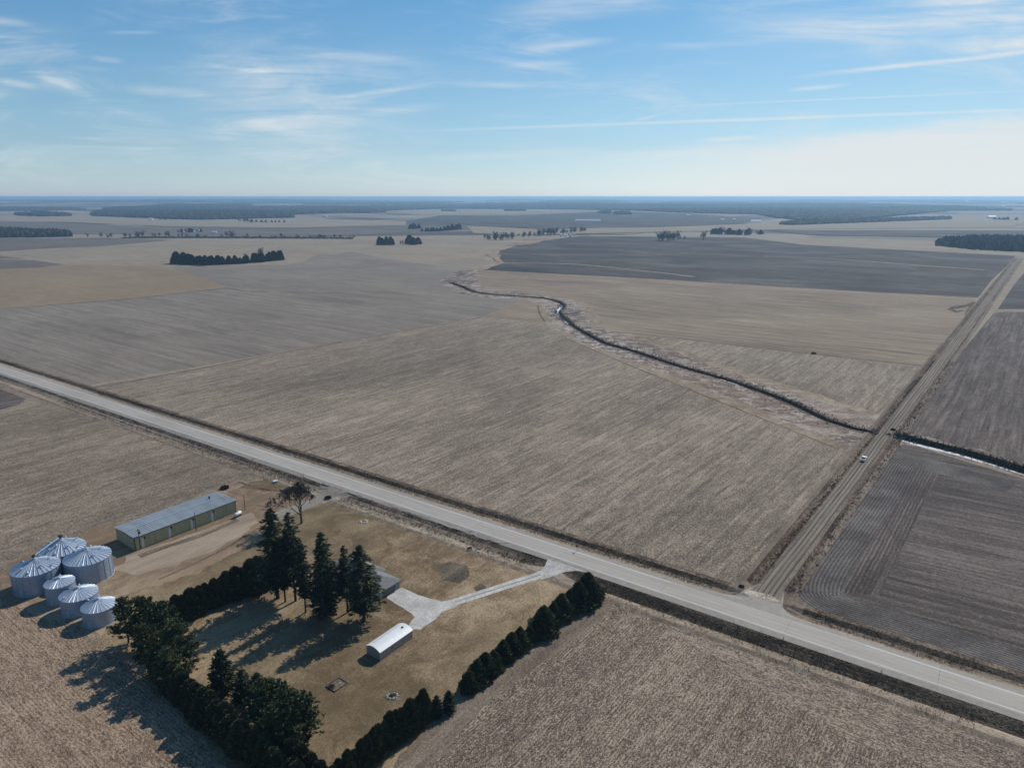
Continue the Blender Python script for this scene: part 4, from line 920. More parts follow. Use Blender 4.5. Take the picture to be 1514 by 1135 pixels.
mb = MB(); mb.box((1.1, 11.9, 1.45), (1.0, .9, .8)); mb.tube((1.1, 11.9, .6), (1.1, 11.9, 1.2), .16, .16, 8); mb.build('discharge_head', M['dkmetal'], e)

# ---------------------------------------------------------------- barn
A_, B_, C_ = P(168.5, 797.4), P(201.2, 813.9), P(349.8, 757)
Wd_, Ln = float(np.hypot(*(B_ - A_))), float(np.hypot(*(C_ - B_)))
e = empty('storage_barn', (float(B_[0]), float(B_[1]), 0.0), rad(90 - 36.6), 'long low olive-tan metal barn with a grey roof beside the dirt yard', 'barn')
Wd_ = 13.6; EH, RG = 4.9, 5.2
L_ = Ln
def gable(L, W, eh, rg, over=.35, th=.12):
    mb = MB(); y0, y1 = -over, W + over; s_ = (rg - eh) / (W / 2); ze = eh - over * s_
    for (ya, za, yb, zb) in ((y0, ze, W / 2, rg), (W / 2, rg, y1, ze)):
        mb.add([(-over, ya, za), (L + over, ya, za), (L + over, yb, zb), (-over, yb, zb), (-over, ya, za + th), (L + over, ya, za + th), (L + over, yb, zb + th), (-over, yb, zb + th)],
               [(3, 2, 1, 0), (4, 5, 6, 7), (0, 1, 5, 4), (2, 3, 7, 6), (0, 4, 7, 3), (1, 2, 6, 5)])
    return mb
mb = MB(); mb.add([(0, 0, 0), (L_, 0, 0), (L_, 0, EH), (0, 0, EH)], [(0, 1, 2, 3)]).add([(0, Wd_, 0), (L_, Wd_, 0), (L_, Wd_, EH), (0, Wd_, EH)], [(3, 2, 1, 0)]); mb.build('side_wall', M['barnwall'], e)
for x, f in ((0, (4, 3, 2, 1, 0)), (L_, (0, 1, 2, 3, 4))): MB().add([(x, 0, 0), (x, Wd_, 0), (x, Wd_, EH), (x, Wd_ / 2, RG), (x, 0, EH)], [f]).build('end_wall', M['barnend'], e)
roof = gable(L_, Wd_, EH, RG).build('roof', M['barnroof'], e)
mb = MB()
for xx in np.arange(0.0, L_, .92):
    for k in (0, 1):
        ya, yb = (-.3, Wd_ / 2) if k == 0 else (Wd_ + .3, Wd_ / 2); za = EH - .03 + .12
        mb.add([(xx - .04, ya, za), (xx + .04, ya, za), (xx, ya, za + .07), (xx - .04, yb, RG + .12), (xx + .04, yb, RG + .12), (xx, yb, RG + .19)], [(0, 1, 2), (0, 3, 4, 1) if k == 0 else (0, 1, 4, 3), (1, 4, 5, 2), (0, 2, 5, 3)])
mb.build('roof_seams', M['barnroof'], roof)
mb = MB(); mb.box((L_ / 2, Wd_ / 2, RG + .2), (L_ + .7, .5, .06)); mb.box((-.38, Wd_ * .25, (EH + RG) / 2 + .1), (.05, Wd_ / 2, .02)); mb.build('ridge_cap', M['galvroof'], roof)
for x0, w_ in ((2.6, .9), (12.2, .9), (20.5, .9), (28.6, .9)):       # personnel and slider doors in the long wall
    mb = MB(); mb.box((x0, -.045, 1.9), (w_, .09, 3.8)); d_ = mb.build('door', M['trim'], e); d_['label'] = 'pale weathered door strip'
    mb = MB(); mb.box((x0 + .75, -.08, 3.6), (.5, .16, .9)); mb.build('bracket', M['dkmetal'], d_)
mb = MB(); mb.box((-.04, 4.0, 2.1), (.08, 7.2, 4.2)); d_ = mb.build('sliding_door', M['barnend'], e)
mb = MB(); mb.box((-.1, .35, 2.2), (.06, .12, 4.4)); mb.box((-.1, 4.1, 4.35), (.06, 7.6, .12)); mb.build('door_rail', M['dkmetal'], d_)
mb = MB(); mb.box((L_ + .05, 6.8, 2.3), (.1, 9, 4.4)); mb.build('sliding_door', M['trim'], e)
mb = MB()
for x0 in (.05, L_ - .05): mb.box((x0, -.03, EH / 2), (.16, .06, EH))
mb.box((L_ / 2, -.40, EH - .07), (L_ + .6, .08, .16)); mb.build('corner_trim', M['dkmetal'], e)
mb = MB(); mb.tube((L_ * .86, Wd_ * .65, RG - .2), (L_ * .86, Wd_ * .65, RG + .9), .3, .3, 12); mb.tube((L_ * .86, Wd_ * .65, RG + .9), (L_ * .86, Wd_ * .65, RG + 1.1), .45, .1, 12); mb.build('roof_vent', M['dkmetal'], roof)

# utility poles by the barn
def pole(x, y, h, label, arm=True, can=False, rz=0.0):
    e = empty('utility_pole', (x, y, ground_z(x, y)), rz, label, 'utility pole', 'poles around the barn')
    mb = MB(); mb.tube((0, 0, -.3), (0, 0, h), .15, .10, 10); mb.build('post', M['wood'], e)
    if arm: mb = MB(); mb.box((0, 0, h - .5), (1.6, .1, .12)); [mb.tube((k, 0, h - .44), (k, 0, h - .25), .04, .04, 6) for k in (-.7, 0.25, .7)]; mb.build('crossarm', M['wood'], e)
    if can: mb = MB(); mb.tube((.32, 0, h - 2.0), (.32, 0, h - 1.0), .26, .26, 12); mb.tube((.32, 0, h - 1.0), (.32, 0, h - .9), .27, .1, 12); mb.build('transformer', M['dkmetal'], e)
    return e
p = P(208, 811.5); pole(*p, height_to(*p, 781.5), 'wooden pole with a dark transformer at the near corner of the barn', True, True, rad(40))
p = P(290.5, 784); pole(*p, height_to(*p, 757), 'wooden pole leaning beside the middle of the barn wall', False, False, rad(40))
p = P(362.5, 753.5); q = pole(*p, height_to(*p, 731.5), 'wooden pole at the far end of the barn with a long rail to the roof', False, False, 0)
mb = MB(); hh = height_to(*p, 731.5); d_ = P(334, 745) - p; mb.tube((0, 0, hh - .1), (float(d_[0]), float(d_[1]), hh - .2), .05, .05, 6); mb.build('rail', M['wood'], q)
# tank on skids by the barn's far end
p = P(352, 763); e = empty('fuel_tank', (*map(float, p), ground_z(*p)), rad(70), 'pale horizontal fuel tank on skids at the far end of the barn', 'fuel tank')
mb = MB(); mb.lathe([(.02, -1.75), (.45, -1.65), (.68, -1.4), (.68, 1.4), (.45, 1.65), (.02, 1.75)], 20); mb.v = [(z, y, x + 1.15) for x, y, z in mb.v]; mb.build('tank', M['white'], e, True)
mb = MB(); [mb.box((x, 0, .3), (.15, 1.1, .6)) for x in (-1, 1)]; [mb.box((0, y, .06), (3, .12, .12)) for y in (-.5, .5)]; mb.build('skid', M['dkmetal'], e)
mb = MB(); mb.box((.2, 0, 1.95), (.4, .4, .25)); mb.build('valve_cover', M['trim'], e)

# ---------------------------------------------------------------- small shed
A_, B_, C_ = P(543, 967), P(562.8, 976.5), P(610, 943); L_ = float(np.hypot(*(C_ - B_))); W_ = 5.2
e = empty('garden_shed', (float(B_[0]), float(B_[1]), 0), rad(90 - 35.4), 'small white-roofed shed with pinkish tan walls alone on the lawn', 'shed'); EH, RG = 2.45, 3.35
mb = MB(); mb.add([(0, 0, 0), (L_, 0, 0), (L_, 0, EH), (0, 0, EH)], [(0, 1, 2, 3)]).add([(0, W_, 0), (L_, W_, 0), (L_, W_, EH), (0, W_, EH)], [(3, 2, 1, 0)])
for x, f in ((0, 1), (L_, -1)):
    pts = [(x, 0, 0), (x, W_, 0), (x, W_, EH)] + [(x, y, EH - .02 + (RG - EH) * math.sin(math.pi * y / W_) ** .8) for y in (W_ * .85, W_ * .68, W_ * .5, W_ * .32, W_ * .15)] + [(x, 0, EH)]
    mb.add(pts, [tuple(range(len(pts)))[::-1] if f > 0 else tuple(range(len(pts)))])
mb.build('wall', M['shedwall'], e)
mb = MB(); ys = np.linspace(-.12, W_ + .12, 15); prf = [(y, EH + .02 + (RG - EH) * max(0, math.sin(math.pi * min(1, max(0, y / W_)))) ** .8) for y in ys]
for (y0, z0), (y1, z1) in zip(prf[:-1], prf[1:]): mb.add([(-.2, y0, z0), (L_ + .2, y0, z0), (L_ + .2, y1, z1), (-.2, y1, z1), (-.2, y0, z0 + .07), (L_ + .2, y0, z0 + .07), (L_ + .2, y1, z1 + .07), (-.2, y1, z1 + .07)], [(3, 2, 1, 0), (4, 5, 6, 7), (0, 4, 7, 3), (1, 2, 6, 5), (0, 1, 5, 4), (2, 3, 7, 6)])
roof = mb.build('roof', M['white'], e)
mb = MB(); mb.box((L_ - 1.6, W_ * .42, RG + .12), (.5, .5, .3)); mb.build('roof_vent', M['dkmetal'], roof)
mb = MB(); mb.box((L_ * .5, W_ * .70, RG - .03), (L_ * .8, .10, .05)); mb.build('ridge_strip', M['galv'], roof)
mb = MB(); mb.box((L_ * .5, -.06, EH - .02), (L_ + .3, .1, .12)); [mb.box((x, -.02, EH / 2), (.1, .04, EH)) for x in (.05, L_ - .05)]; mb.build('trim', M['trim'], e)
mb = MB(); mb.box((-.03, W_ / 2, 1.05), (.06, 2.6, 2.1)); mb.build('door', M['shedwall'], e)
mb = MB(); mb.box((L_ * .35, -.03, 1.5), (1.0, .06, .6)); f_ = mb.build('window', M['trim'], e); mb = MB(); mb.box((L_ * .35, -.065, 1.5), (.85, .02, .45)); mb.build('pane', M['glass'], f_)

# ---------------------------------------------------------------- house behind the spruces
o_ = P(591.5, 868.5); hx = adir(-54.0); hy = adir(216.0)      # from the far right corner: along the house, towards the camera
e = empty('farmhouse', (float(o_[0]), float(o_[1]), 0), math.atan2(hx[1], hx[0]), 'low grey hip-roofed farmhouse mostly hidden behind the tall spruces', 'house')
def hip(mb, x0, x1, y0, y1, z, rise, ov=.5, hx0=True, hx1=True):
    x0 -= ov; x1 += ov; y0 -= ov; y1 += ov; h = (y1 - y0) / 2; ym = (y0 + y1) / 2; a = x0 + (h if hx0 else 0); c = x1 - (h if hx1 else 0)
    return mb.add([(x0, y0, z), (x1, y0, z), (x1, y1, z), (x0, y1, z), (a, ym, z + rise), (c, ym, z + rise), (x0, y0, z - .2), (x1, y0, z - .2), (x1, y1, z - .2), (x0, y1, z - .2)],
                  [(0, 1, 5, 4), (2, 3, 4, 5), (3, 0, 4), (1, 2, 5), (0, 6, 7, 1), (1, 7, 8, 2), (2, 8, 9, 3), (3, 9, 6, 0), (9, 8, 7, 6)])
# local y runs towards the camera only when the frame is right-handed
sg = 1.0 if hx[0] * hy[1] - hx[1] * hy[0] > 0 else -1.0
GW, GL = 8.6, 8.0
mb = MB(); mb.box((GL / 2, sg * GW / 2, 1.35), (GL, GW, 2.7)); mb.box((GL + 8, sg * (GW / 2 - 1), 1.4), (16, 9.4, 2.8)); mb.build('wall', M['siding'], e)
mb = MB(); ys = sorted((0, sg * GW)); hip(mb, 0, GL + 4, ys[0], ys[1], 2.72, 2.2); r1 = mb.build('roof', M['shingle'], e)
mb = MB(); ys = sorted((sg * (GW / 2 - 1) - 4.7, sg * (GW / 2 - 1) + 4.7)); hip(mb, GL, GL + 16, ys[0], ys[1], 2.84, 2.9); r1 = mb.build('roof', M['shingle'], e)
mb = MB(); mb.box((GL + 9, sg * 3.6, 5.6), (.9, .9, 1.4)); mb.build('chimney', M['concrete'], r1)
mb = MB(); mb.box((-.03, sg * (GW / 2 + .2), 1.15), (.06, 5.0, 2.2)); mb.build('garage_door', M['darkdoor'], e)
mb = MB(); mb.box((-.02, sg * .25, 1.3), (.1, .12, 2.6)); mb.box((-.02, sg * (GW - .25), 1.3), (.1, .12, 2.6)); mb.build('corner_trim', M['trim'], e)
for x0 in (GL + 3.5, GL + 8, GL + 12.5):
    yy = sg * (GW / 2 - 1 + 4.73); mb = MB(); mb.box((x0, yy, 1.55), (1.6, .08, 1.2)); f_ = mb.build('window', M['trim'], e); mb = MB(); mb.box((x0, yy + sg * .05, 1.55), (1.4, .03, 1.0)); mb.build('pane', M['glass'], f_)

# ---------------------------------------------------------------- small things on the ground
def rock_mesh(r, n=2, sq=.6):
    mb = MB(); rr2 = np.random.default_rng(r)
    prf = [(.02, -.1), (.8, 0), (1, .35), (.75, .75), (.35, .95), (.02, 1.0)]; mb.lathe(prf, 9)
    mb.v = [(x * (1 + rr2.normal() * .12), y * (1 + rr2.normal() * .12), z * sq * (1 + rr2.normal() * .1)) for x, y, z in mb.v]; return mb
def stone(x, y, s_, label, mat='stone', group=None, name='stone', seed=1, cat='stone'):
    o = rock_mesh(seed).build(name, M[mat], None); o.location = (x, y, ground_z(x, y) - .05); o.scale = (s_, s_ * .8, s_); o.rotation_euler = (0, 0, seed * 1.3); return tag(o, label, cat, group)
x, y, z = g3(407.5, 713); e = empty('utility_pedestal', (x, y, z), rad(20), 'small pale concrete block on the grass verge above the barn', 'concrete block')
mb = MB(); mb.box((0, 0, .35), (1.8, 1.1, .7)); mb.build('block', M['stone'], e); mb = MB(); mb.box((0, 0, .76), (1.9, 1.2, .1)); mb.build('lid', M['white'], e)
# stone ring on the front lawn
x, y, z = g3(538, 771); 
for i in range(9):
    a = i * 6.283 / 9; stone(x + 1.3 * math.cos(a), y + 1.1 * math.sin(a), .42 + .12 * (i % 3), 'pale stone in the front lawn ring, %s around from its right side' % ORD[i], 'stone', 'stones of the ring on the front lawn', seed=i + 2)
x, y, z = g3(594, 771); stone(x, y, .45, 'lone pale stone on the lawn just below the paved road', 'stone', seed=15)
x, y, z = g3(485, 737)
def shrub(x, y, s_, label, mat='twig', name='shrub', group=None, seed=3, n=260, L=.5, W=.05):
    r = np.random.default_rng(seed); th_ = r.uniform(0, 6.28, n); rr2 = r.uniform(0, 1, n) ** .6
    C = np.stack([np.cos(th_) * rr2, np.sin(th_) * rr2, r.uniform(.05, .8, n) * (1.1 - rr2 * .6)], 1); D = C * (1, 1, .6) + np.array((0, 0, .5)) + r.normal(size=(n, 3)) * .35
    v, f = cards(C, D, L, W, r); mb = MB(); mb.add(v, f); o = mb.build(name, M[mat], None); o.location = (x, y, ground_z(x, y)); o.scale = (s_, s_, s_); return tag(o, label, 'shrub', group)
shrub(x, y, 1.4, 'low dark tangled brush at the mouth of the grey lane', 'rust', seed=5, W=.16)
x, y, z = g3(332, 722); shrub(x, y, 1.8, 'dark brush heap at the field edge behind the barn', 'rust', seed=6, W=.2)
x, y, z = g3(1096, 868); shrub(x, y, .9, 'dark brush washed up at the ditch end by the road junction', 'rust', seed=8, W=.18)
x, y, z = g3(1203, 523); shrub(x, y, 1.8, 'lone small bush on the line between the two far fields', 'rust', seed=9, W=.15)
x, y, z = g3(1320, 637); shrub(x, y, 1.2, 'dark bush over the culvert on the east side of the farm road', 'rust', seed=10, W=.2)
x, y, z = g3(430, 863); e = empty('propane_cylinder', (x, y, z), 0.3, 'white propane tank under the spruces beside the house', 'propane tank')
mb = MB(); mb.lathe([(.02, -1.3), (.35, -1.2), (.5, -.95), (.5, .95), (.35, 1.2), (.02, 1.3)], 16); mb.v = [(zz, yy, xx + .8) for xx, yy, zz in mb.v]; mb.build('tank', M['white'], e, True)
mb = MB(); [mb.box((xx, 0, .15), (.2, .8, .34)) for xx in (-.8, .8)]; mb.build('foot', M['concrete'], e)
x, y, z = g3(694.5, 813); e = empty('garden_bench', (x, y, z), rad(30), 'small black bench alone on the lawn between the drive and the road', 'bench')
mb = MB(); mb.box((0, 0, .45), (1.7, .5, .08)); mb.build('seat', M['rust'], e); mb = MB(); mb.box((0, .26, .8), (1.7, .07, .55)); mb.build('backrest', M['rust'], e)
for xx in (-.75, .75): mb = MB(); mb.box((xx, 0, .22), (.09, .5, .44)); mb.build('leg', M['rust'], e)
# raised bed and fire ring on the back lawn
x, y, z = g3(498, 1012); e = empty('raised_bed', (x, y, z), rad(90 - 37), 'rectangular timber-edged garden bed with dark debris on the back lawn', 'garden bed')
mb = MB(); [mb.box((0, yy, .12), (4.2, .14, .3)) for yy in (-1.7, 1.7)]; [mb.box((xx, 0, .12), (.14, 3.26, .3)) for xx in (-2.03, 2.03)]; mb.build('timber_edge', M['wood'], e)
mb = MB(); mb.box((0, 0, .05), (3.9, 3.2, .12)); mb.build('soil', M['burnt'], e)
x, y, z = g3(490, 1016); shrub(x, y, .9, 'heap of dark dead stalks in the near corner of the garden bed', 'rust', seed=11, W=.12)
x, y, z = g3(503, 1009); stone(x, y, .35, 'pale stone lying in the garden bed', seed=18)
x, y, z = g3(580, 1028)
for i in range(10):
    a = i * 6.283 / 10; stone(x + 1.25 * math.cos(a), y + 1.0 * math.sin(a), .30 + .08 * (i % 3), 'grey stone of the back lawn fire ring, %s around from its right side' % ORD[i], 'concrete', 'stones of the fire ring on the back lawn', seed=i + 22)
for i in range(3): 
    a = i * 1.9; o = MB(); o.tube((x - math.cos(a) * .9, y - math.sin(a) * .9, z + .12 + i * .14), (x + math.cos(a) * .9, y + math.sin(a) * .9, z + .16 + i * .14), .1, .08, 8)
    tag(o.build('log', M['rust']), 'charred log in the fire ring, %s of the pile' % ('bottom one', 'middle one', 'top one')[i], 'log', 'charred logs in the fire ring')

# posts beside the road
def post(px, py, h, label, kind='post', face='white'):
    x, y, z = g3(px, py); e = empty('road_sign' if kind == 'sign' else 'marker_post', (x, y, z), rad(-35), label, 'road sign' if kind == 'sign' else 'post')
    mb = MB(); mb.box((0, 0, h / 2), (.1, .08, h)); mb.build('post', M['wood'] if kind != 'sign' else M['dkmetal'], e)
    if kind == 'sign': mb = MB(); mb.box((0, -.06, h - .35), (.75, .02, .6)); mb.build('sign_plate', M[face], e)
    else: mb = MB(); mb.box((0, 0, h + .04), (.14, .12, .08)); mb.build('cap', M[face], e)
post(853, 818, 2.2, 'thin post with a small blank plate on the far verge opposite the tree row', 'sign', 'dkmetal')
post(1084.5, 925.5, 1.1, 'short pale-capped post on the near shoulder opposite the junction')
post(62, 592, 1.6, 'short dark post at the field corner left of the paved road', 'post', 'dkmetal')

# tufts of dry grass, far too many to count
def tufts(name, pts, label, mat, L=.55, W=.09, per=7, seed=1):
    r = np.random.default_rng(seed); C = []; D = []
    for x, y in pts:
        q_ = np.array((x, y)); rr_1, ss_1 = ra(q_)
        if near_line(q_, DRIVE)[0] < 6.5 or near_line(q_, LANE)[0] < 7.5 or (abs(rr_1 - jr) < 15 and 2 < ss_1 < 18): continue
        z = ground_z(x, y)
        for _ in range(per): a = r.uniform(0, 6.28); C.append((x + r.normal() * .22, y + r.normal() * .22, z + L * .4)); D.append((math.cos(a) * .5, math.sin(a) * .5, 1.0))
    v, f = cards(np.array(C), np.array(D), L, W, r); mb = MB(); mb.add(v, f); tag(mb.build(name, M[mat]), label, 'grass', None, 'stuff')
M['drygrass'] = leafmat('dry_grass', (0.10, 0.072, 0.048), (0.24, 0.185, 0.13), (0.42, 0.345, 0.26))
M['darkweed'] = leafmat('dark_weeds', (0.035, 0.026, 0.019), (0.10, 0.075, 0.055), (0.24, 0.185, 0.14))
r_ = np.random.default_rng(77)
def along(line, n, offs): 
    outp = []
    for _ in range(n):
        i = r_.integers(0, len(line) - 1); o_ = offs[r_.integers(0, len(offs))]; p = line[i] + (line[i + 1] - line[i]) * r_.random(); t = line[i + 1] - line[i]; t = t / np.hypot(*t)
        c_ = r_.normal() * o_[1]; outp.append(tuple(p + np.array((-t[1], t[0])) * (o_[0] + c_)))
    return outp
tufts('bank_grass', along(CREEK_W, 900, ((2.9, .9), (-2.9, .9), (6, 3), (-8, 4))) + along(CREEK_E, 500, ((5.4, .8), (-5.4, .8), (3.6, .6))), 'pale dry grass tufts along the creek banks', 'drygrass', 1.0, .22, 6, 1)
tufts('bank_weeds', along(CREEK_W, 750, ((2.4, .5), (-2.2, .5), (4.5, 1.5))) + along(CREEK_E, 420, ((4.2, .7), (-4.4, .6))), 'dark dead weeds along the rim of the creek', 'darkweed', 1.2, .26, 6, 2)
RL = [ab(r, 0) for r in np.arange(-330, 140, 6)]
tufts('verge_grass', along(RL, 3200, ((8.6, 1.0), (-13.6, 1.6), (10.2, .8))), 'dry grass tufts on the verges of the paved road', 'drygrass', .5, .13, 5, 3)
tufts('ditch_weeds', along(RL, 1900, ((-9.0, 1.1), (12.4, .5), (-11.0, .6))), 'dark dead weeds in the ditches of the paved road', 'darkweed', .65, .16, 5, 4)
FL = [bb(r, 0) for r in np.arange(JB + 22, JB + 420, 6)]
tufts('track_grass', along(FL, 1600, ((-6.4, 1.2), (5.2, .6))), 'brown grass in the ditches of the farm road', 'darkweed', .7, .16, 5, 5)

# ---------------------------------------------------------------- pickup on the farm road
x, y = bb(rb(P(1273.5, 681))[0], -1.2); e = empty('pickup_truck', (float(x), float(y), .5), rad(90 - AZB), 'white pickup truck parked on the farm road near the culvert', 'pickup truck')
mb = MB(); mb.box((0, 0, .75), (5.5, 1.9, .62)); mb.box((1.95, 0, 1.12), (1.45, 1.8, .16), 0, .92); mb.build('body', M['white'], e)
mb = MB(); c0 = [(-.55, .9), (1.3, .9), (.75, .72), (-.45, .72)]
mb.add([(-.75, -.88, 1.06), (1.25, -.88, 1.06), (1.25, .88, 1.06), (-.75, .88, 1.06), (-.55, -.72, 1.72), (.6, -.72, 1.72), (.6, .72, 1.72), (-.55, .72, 1.72)], [(0, 1, 5, 4), (1, 2, 6, 5), (2, 3, 7, 6), (3, 0, 4, 7)]); mb.build('cab_windows', M['glass'], e)
mb = MB(); mb.box((.02, 0, 1.75), (1.25, 1.52, .07)); mb.build('cab_roof', M['white'], e)
mb = MB(); mb.box((-1.8, 0, 1.07), (1.75, 1.5, .03)); mb.build('bed_floor', M['dkmetal'], e)
mb = MB(); [mb.box((-1.8, yy, 1.16), (1.9, .12, .22)) for yy in (-.88, .88)]; mb.box((-2.72, 0, 1.16), (.08, 1.64, .22)); mb.build('bed_side', M['white'], e)
for xx in (-1.75, 1.8):
    for yy in (-.86, .86): mb = MB(); mb.tube((xx, yy - .13, .4), (xx, yy + .13, .4), .4, .4, 18); t_ = mb.build('tyre', M['tyre'], e); mb = MB(); mb.tube((xx, yy - .15, .4), (xx, yy + .15, .4), .22, .22, 12); mb.build('rim', M['galv'], t_)
for yy in (-.7, .7): mb = MB(); mb.box((2.76, yy, .85), (.04, .35, .2)); mb.build('headlight', M['trim'], e)

# culvert mouths
for (cx, cy), az_, lab in ((P(1318.5, 642), AZB + 90, 'dark culvert pipe where the east ditch leaves the farm road'), (P(1298, 641), AZB - 90, 'dark culvert pipe where the creek meets the farm road')):
    d_ = adir(az_); mb = MB(); mb.tube((0, 0, 0), (float(d_[0]) * 2.2, float(d_[1]) * 2.2, -.1), 1.1, 1.1, 16, False); mb.tube((0, 0, 0), (float(d_[0]) * 2.2, float(d_[1]) * 2.2, -.1), .98, .98, 16, False)
    o = mb.build('culvert_pipe', M['dkmetal']); o.location = (float(cx), float(cy), -1.6); tag(o, lab, 'culvert')

# ================================================================== the distance
FM = {}
M['farconifer'] = simple('far_conifer', (0.022, 0.030, 0.020), 0.9, vary=0.4, scale=0.3)
def farproto(kind, seed):
    r = np.random.default_rng(seed)
    if kind == 'con':
        n = 700; t = r.uniform(0, 1, n) ** 1.1; a = r.uniform(0, 6.283, n); R_ = 3.3 * (1 - t ** 1.5) ** .8 * np.sqrt(r.uniform(.3, 1.1, n))
        C = np.stack([np.cos(a) * R_, np.sin(a) * R_, .6 + t * 14], 1); D = np.stack([np.cos(a), np.sin(a), np.full(n, .5)], 1) + r.normal(size=(n, 3)) * .3
        v, f = cards(C, D, 2.0, 1.1, r); mt = M['farconifer']
    else:
        br = MB()
        def grow(p, d_, L, rd, k):
            q = p + d_ * L; br.tube(p, q, rd, rd * .7, 3, False)
            if k == 0: return
            for j in range(3):
                nd = d_ + Vector(r.normal(size=3)) * .6; nd.z += .38; nd.normalize(); grow(p + d_ * L * r.uniform(.7, 1), nd, L * r.uniform(.66, .88), max(rd * .62, .085), k - 1)
        grow(Vector((0, 0, 0)), Vector((0, 0, 1)), 1.7, .35, 5)
        for q in range(11):
            a = r.uniform(0, 6.28); z0 = r.uniform(.6, 5.5); grow(Vector((0, 0, z0)), Vector((math.cos(a) * .8, math.sin(a) * .8, r.uniform(.5, 1.4))).normalized(), r.uniform(1.2, 2.2), .13, 2)
        v, f = np.array(br.v), br.f; mt = M['fartwig']
    tm = trunk_mesh(9 if kind == 'con' else 3, .3, r, .1, 5).mesh('trunk'); tm.materials.append(M['bark'])
    cm = bpy.data.meshes.new('crown'); cm.from_pydata([tuple(map(float, p)) for p in v], [], f); cm.update(); cm.materials.append(mt)
    return tm, cm, max(x.co.z for x in cm.vertices), kind
for i in range(3): PR['fc%d' % i] = farproto('con', 50 + i); PR['fb%d' % i] = farproto('bare', 60 + i)
def hz(x, y): return hill(x, y) if math.hypot(x, y) > 2400 else ground_z(x, y)
def far_row(pts, tops, n, kinds, name, fmt, group, wide=1.3, jit=(5, 12), extra=0.0):
    xs = np.linspace(0, 1, n); px = [p[0] for p in pts]; k = np.linspace(0, 1, len(pts)); kt = np.linspace(0, 1, len(tops))
    if n > 10: xs = np.sort(np.clip(xs + np.array([random.gauss(0, .55 / n) for _ in xs]), 0, 1))
    for i, t in enumerate(xs):
        bx = float(np.interp(t, k, px)); by = float(np.interp(t, k, [p[1] for p in pts])); th = float(np.interp(t, kt, tops)) * (random.uniform(.55, 1.3) if kinds[0] == 'fb0' else random.uniform(.75, 1.15))
        p = P(bx, by); h = th * math.hypot(p[1], H) / F / .985
        x, y = float(p[0]) + random.gauss(0, jit[0] * .4), float(p[1]) + random.gauss(0, jit[1] * .4)
        pr = random.choice(kinds); plant(pr, x, y, h, name, fmt(i, n), 'tree', group, wide * (1.25 if pr[1] == 'c' else .8) * random.uniform(.9, 1.2), None, hz(x, y))
CON, BAR = ['fc0', 'fc1', 'fc2'], ['fb0', 'fb1', 'fb2']
L_E, R_E = 'its left end', 'its right end'
far_row([(263, 389), (285, 391), (310, 391.5), (358, 389.5)], [17, 15, 13.5, 12, 12, 10], 32, CON, 'conifer_tree', lambda i, n: 'conifer in the long part of the lone dark windbreak, %s' % ordn(i, n, L_E, R_E), 'long part of the windbreak in the left field', 1.5)
far_row([(364, 389), (390, 387), (417, 384)], [12, 13, 14, 14], 18, CON, 'conifer_tree', lambda i, n: 'conifer in the pointed right part of the lone windbreak, %s' % ordn(i, n, L_E, R_E), 'right part of the windbreak in the left field', 1.3)
far_row([(369, 385.5), (385, 384)], [20, 17], 2, BAR, 'bare_tree', lambda i, n: ('taller grey bare tree' if i == 0 else 'lower grey bare tree') + ' rising behind the lone windbreak in the left field', 'bare trees behind the windbreak')
far_row([(561, 362), (581, 362)], [11, 11.5, 11], 5, CON, 'conifer_tree', lambda i, n: 'conifer in the small clump in mid-distance, %s' % ordn(i, n, L_E, R_E), 'small clump of conifers in the pale field', 1.4)
far_row([(590, 362), (594, 361)], [8, 7], 2, BAR, 'bare_tree', lambda i, n: 'small bare tree between the two conifer clumps, %s one' % ('left' if i == 0 else 'right'), None)
far_row([(606, 361), (611, 362), (617, 361)], [15, 12, 11], 3, CON, 'conifer_tree', lambda i, n: ('tallest', 'middle', 'rightmost')[i] + ' conifer of the second small clump in mid-distance', 'second small clump of conifers', 1.8)
far_row([(606, 338), (618, 338)], [8, 7], 5, CON, 'conifer_tree', lambda i, n: 'conifer in the far clump left of the long windbreak farm, %s' % ordn(i, n, L_E, R_E), 'far clump left of the farm', 1.5, (8, 20))
far_row([(626, 342), (645, 342), (665, 340.5), (679, 339)], [4, 6, 7, 8], 20, CON, 'conifer_tree', lambda i, n: 'conifer sheltering the far white farmhouse, %s' % ordn(i, n, L_E, R_E), 'windbreak of the far farm', 1.5, (8, 20))
far_row([(718, 354), (735, 355), (757, 353.5)], [8, 11, 9], 15, BAR, 'bare_tree', lambda i, n: 'bare tree in the creekside grove, %s' % ordn(i, n, L_E, R_E), 'bare grove at the far end of the creek', 1.5, (8, 25))
far_row([(764, 350), (768, 350)], [5, 4], 2, BAR, 'bare_tree', lambda i, n: 'tiny bare tree between the two creekside groves, %s one' % ('left' if i == 0 else 'right'), None)
far_row([(773, 350), (800, 349), (830, 346), (866, 342)], [7, 9, 9, 7], 30, BAR, 'bare_tree', lambda i, n: 'bare tree in the long grove left of the white silos, %s' % ordn(i, n, L_E, R_E), 'long bare grove by the white silos', 1.6, (10, 40))
far_row([(973, 355), (986, 356), (999, 354)], [11, 13, 11], 14, BAR, 'bare_tree', lambda i, n: 'bare tree in the dense round grove, %s' % ordn(i, n, L_E, R_E), 'round grove right of centre', 1.5, (8, 30))
far_row([(1005, 354), (1012, 354)], [8, 5], 2, BAR, 'bare_tree', lambda i, n: 'thin bare tree just right of the round grove, %s one' % ('nearer' if i == 0 else 'farther'), None)
plant_px('fb1', 1040, 354.5, 341, 'bare_tree', 'single spreading bare tree standing alone on a field edge right of centre', 'tree', None, 1.3)
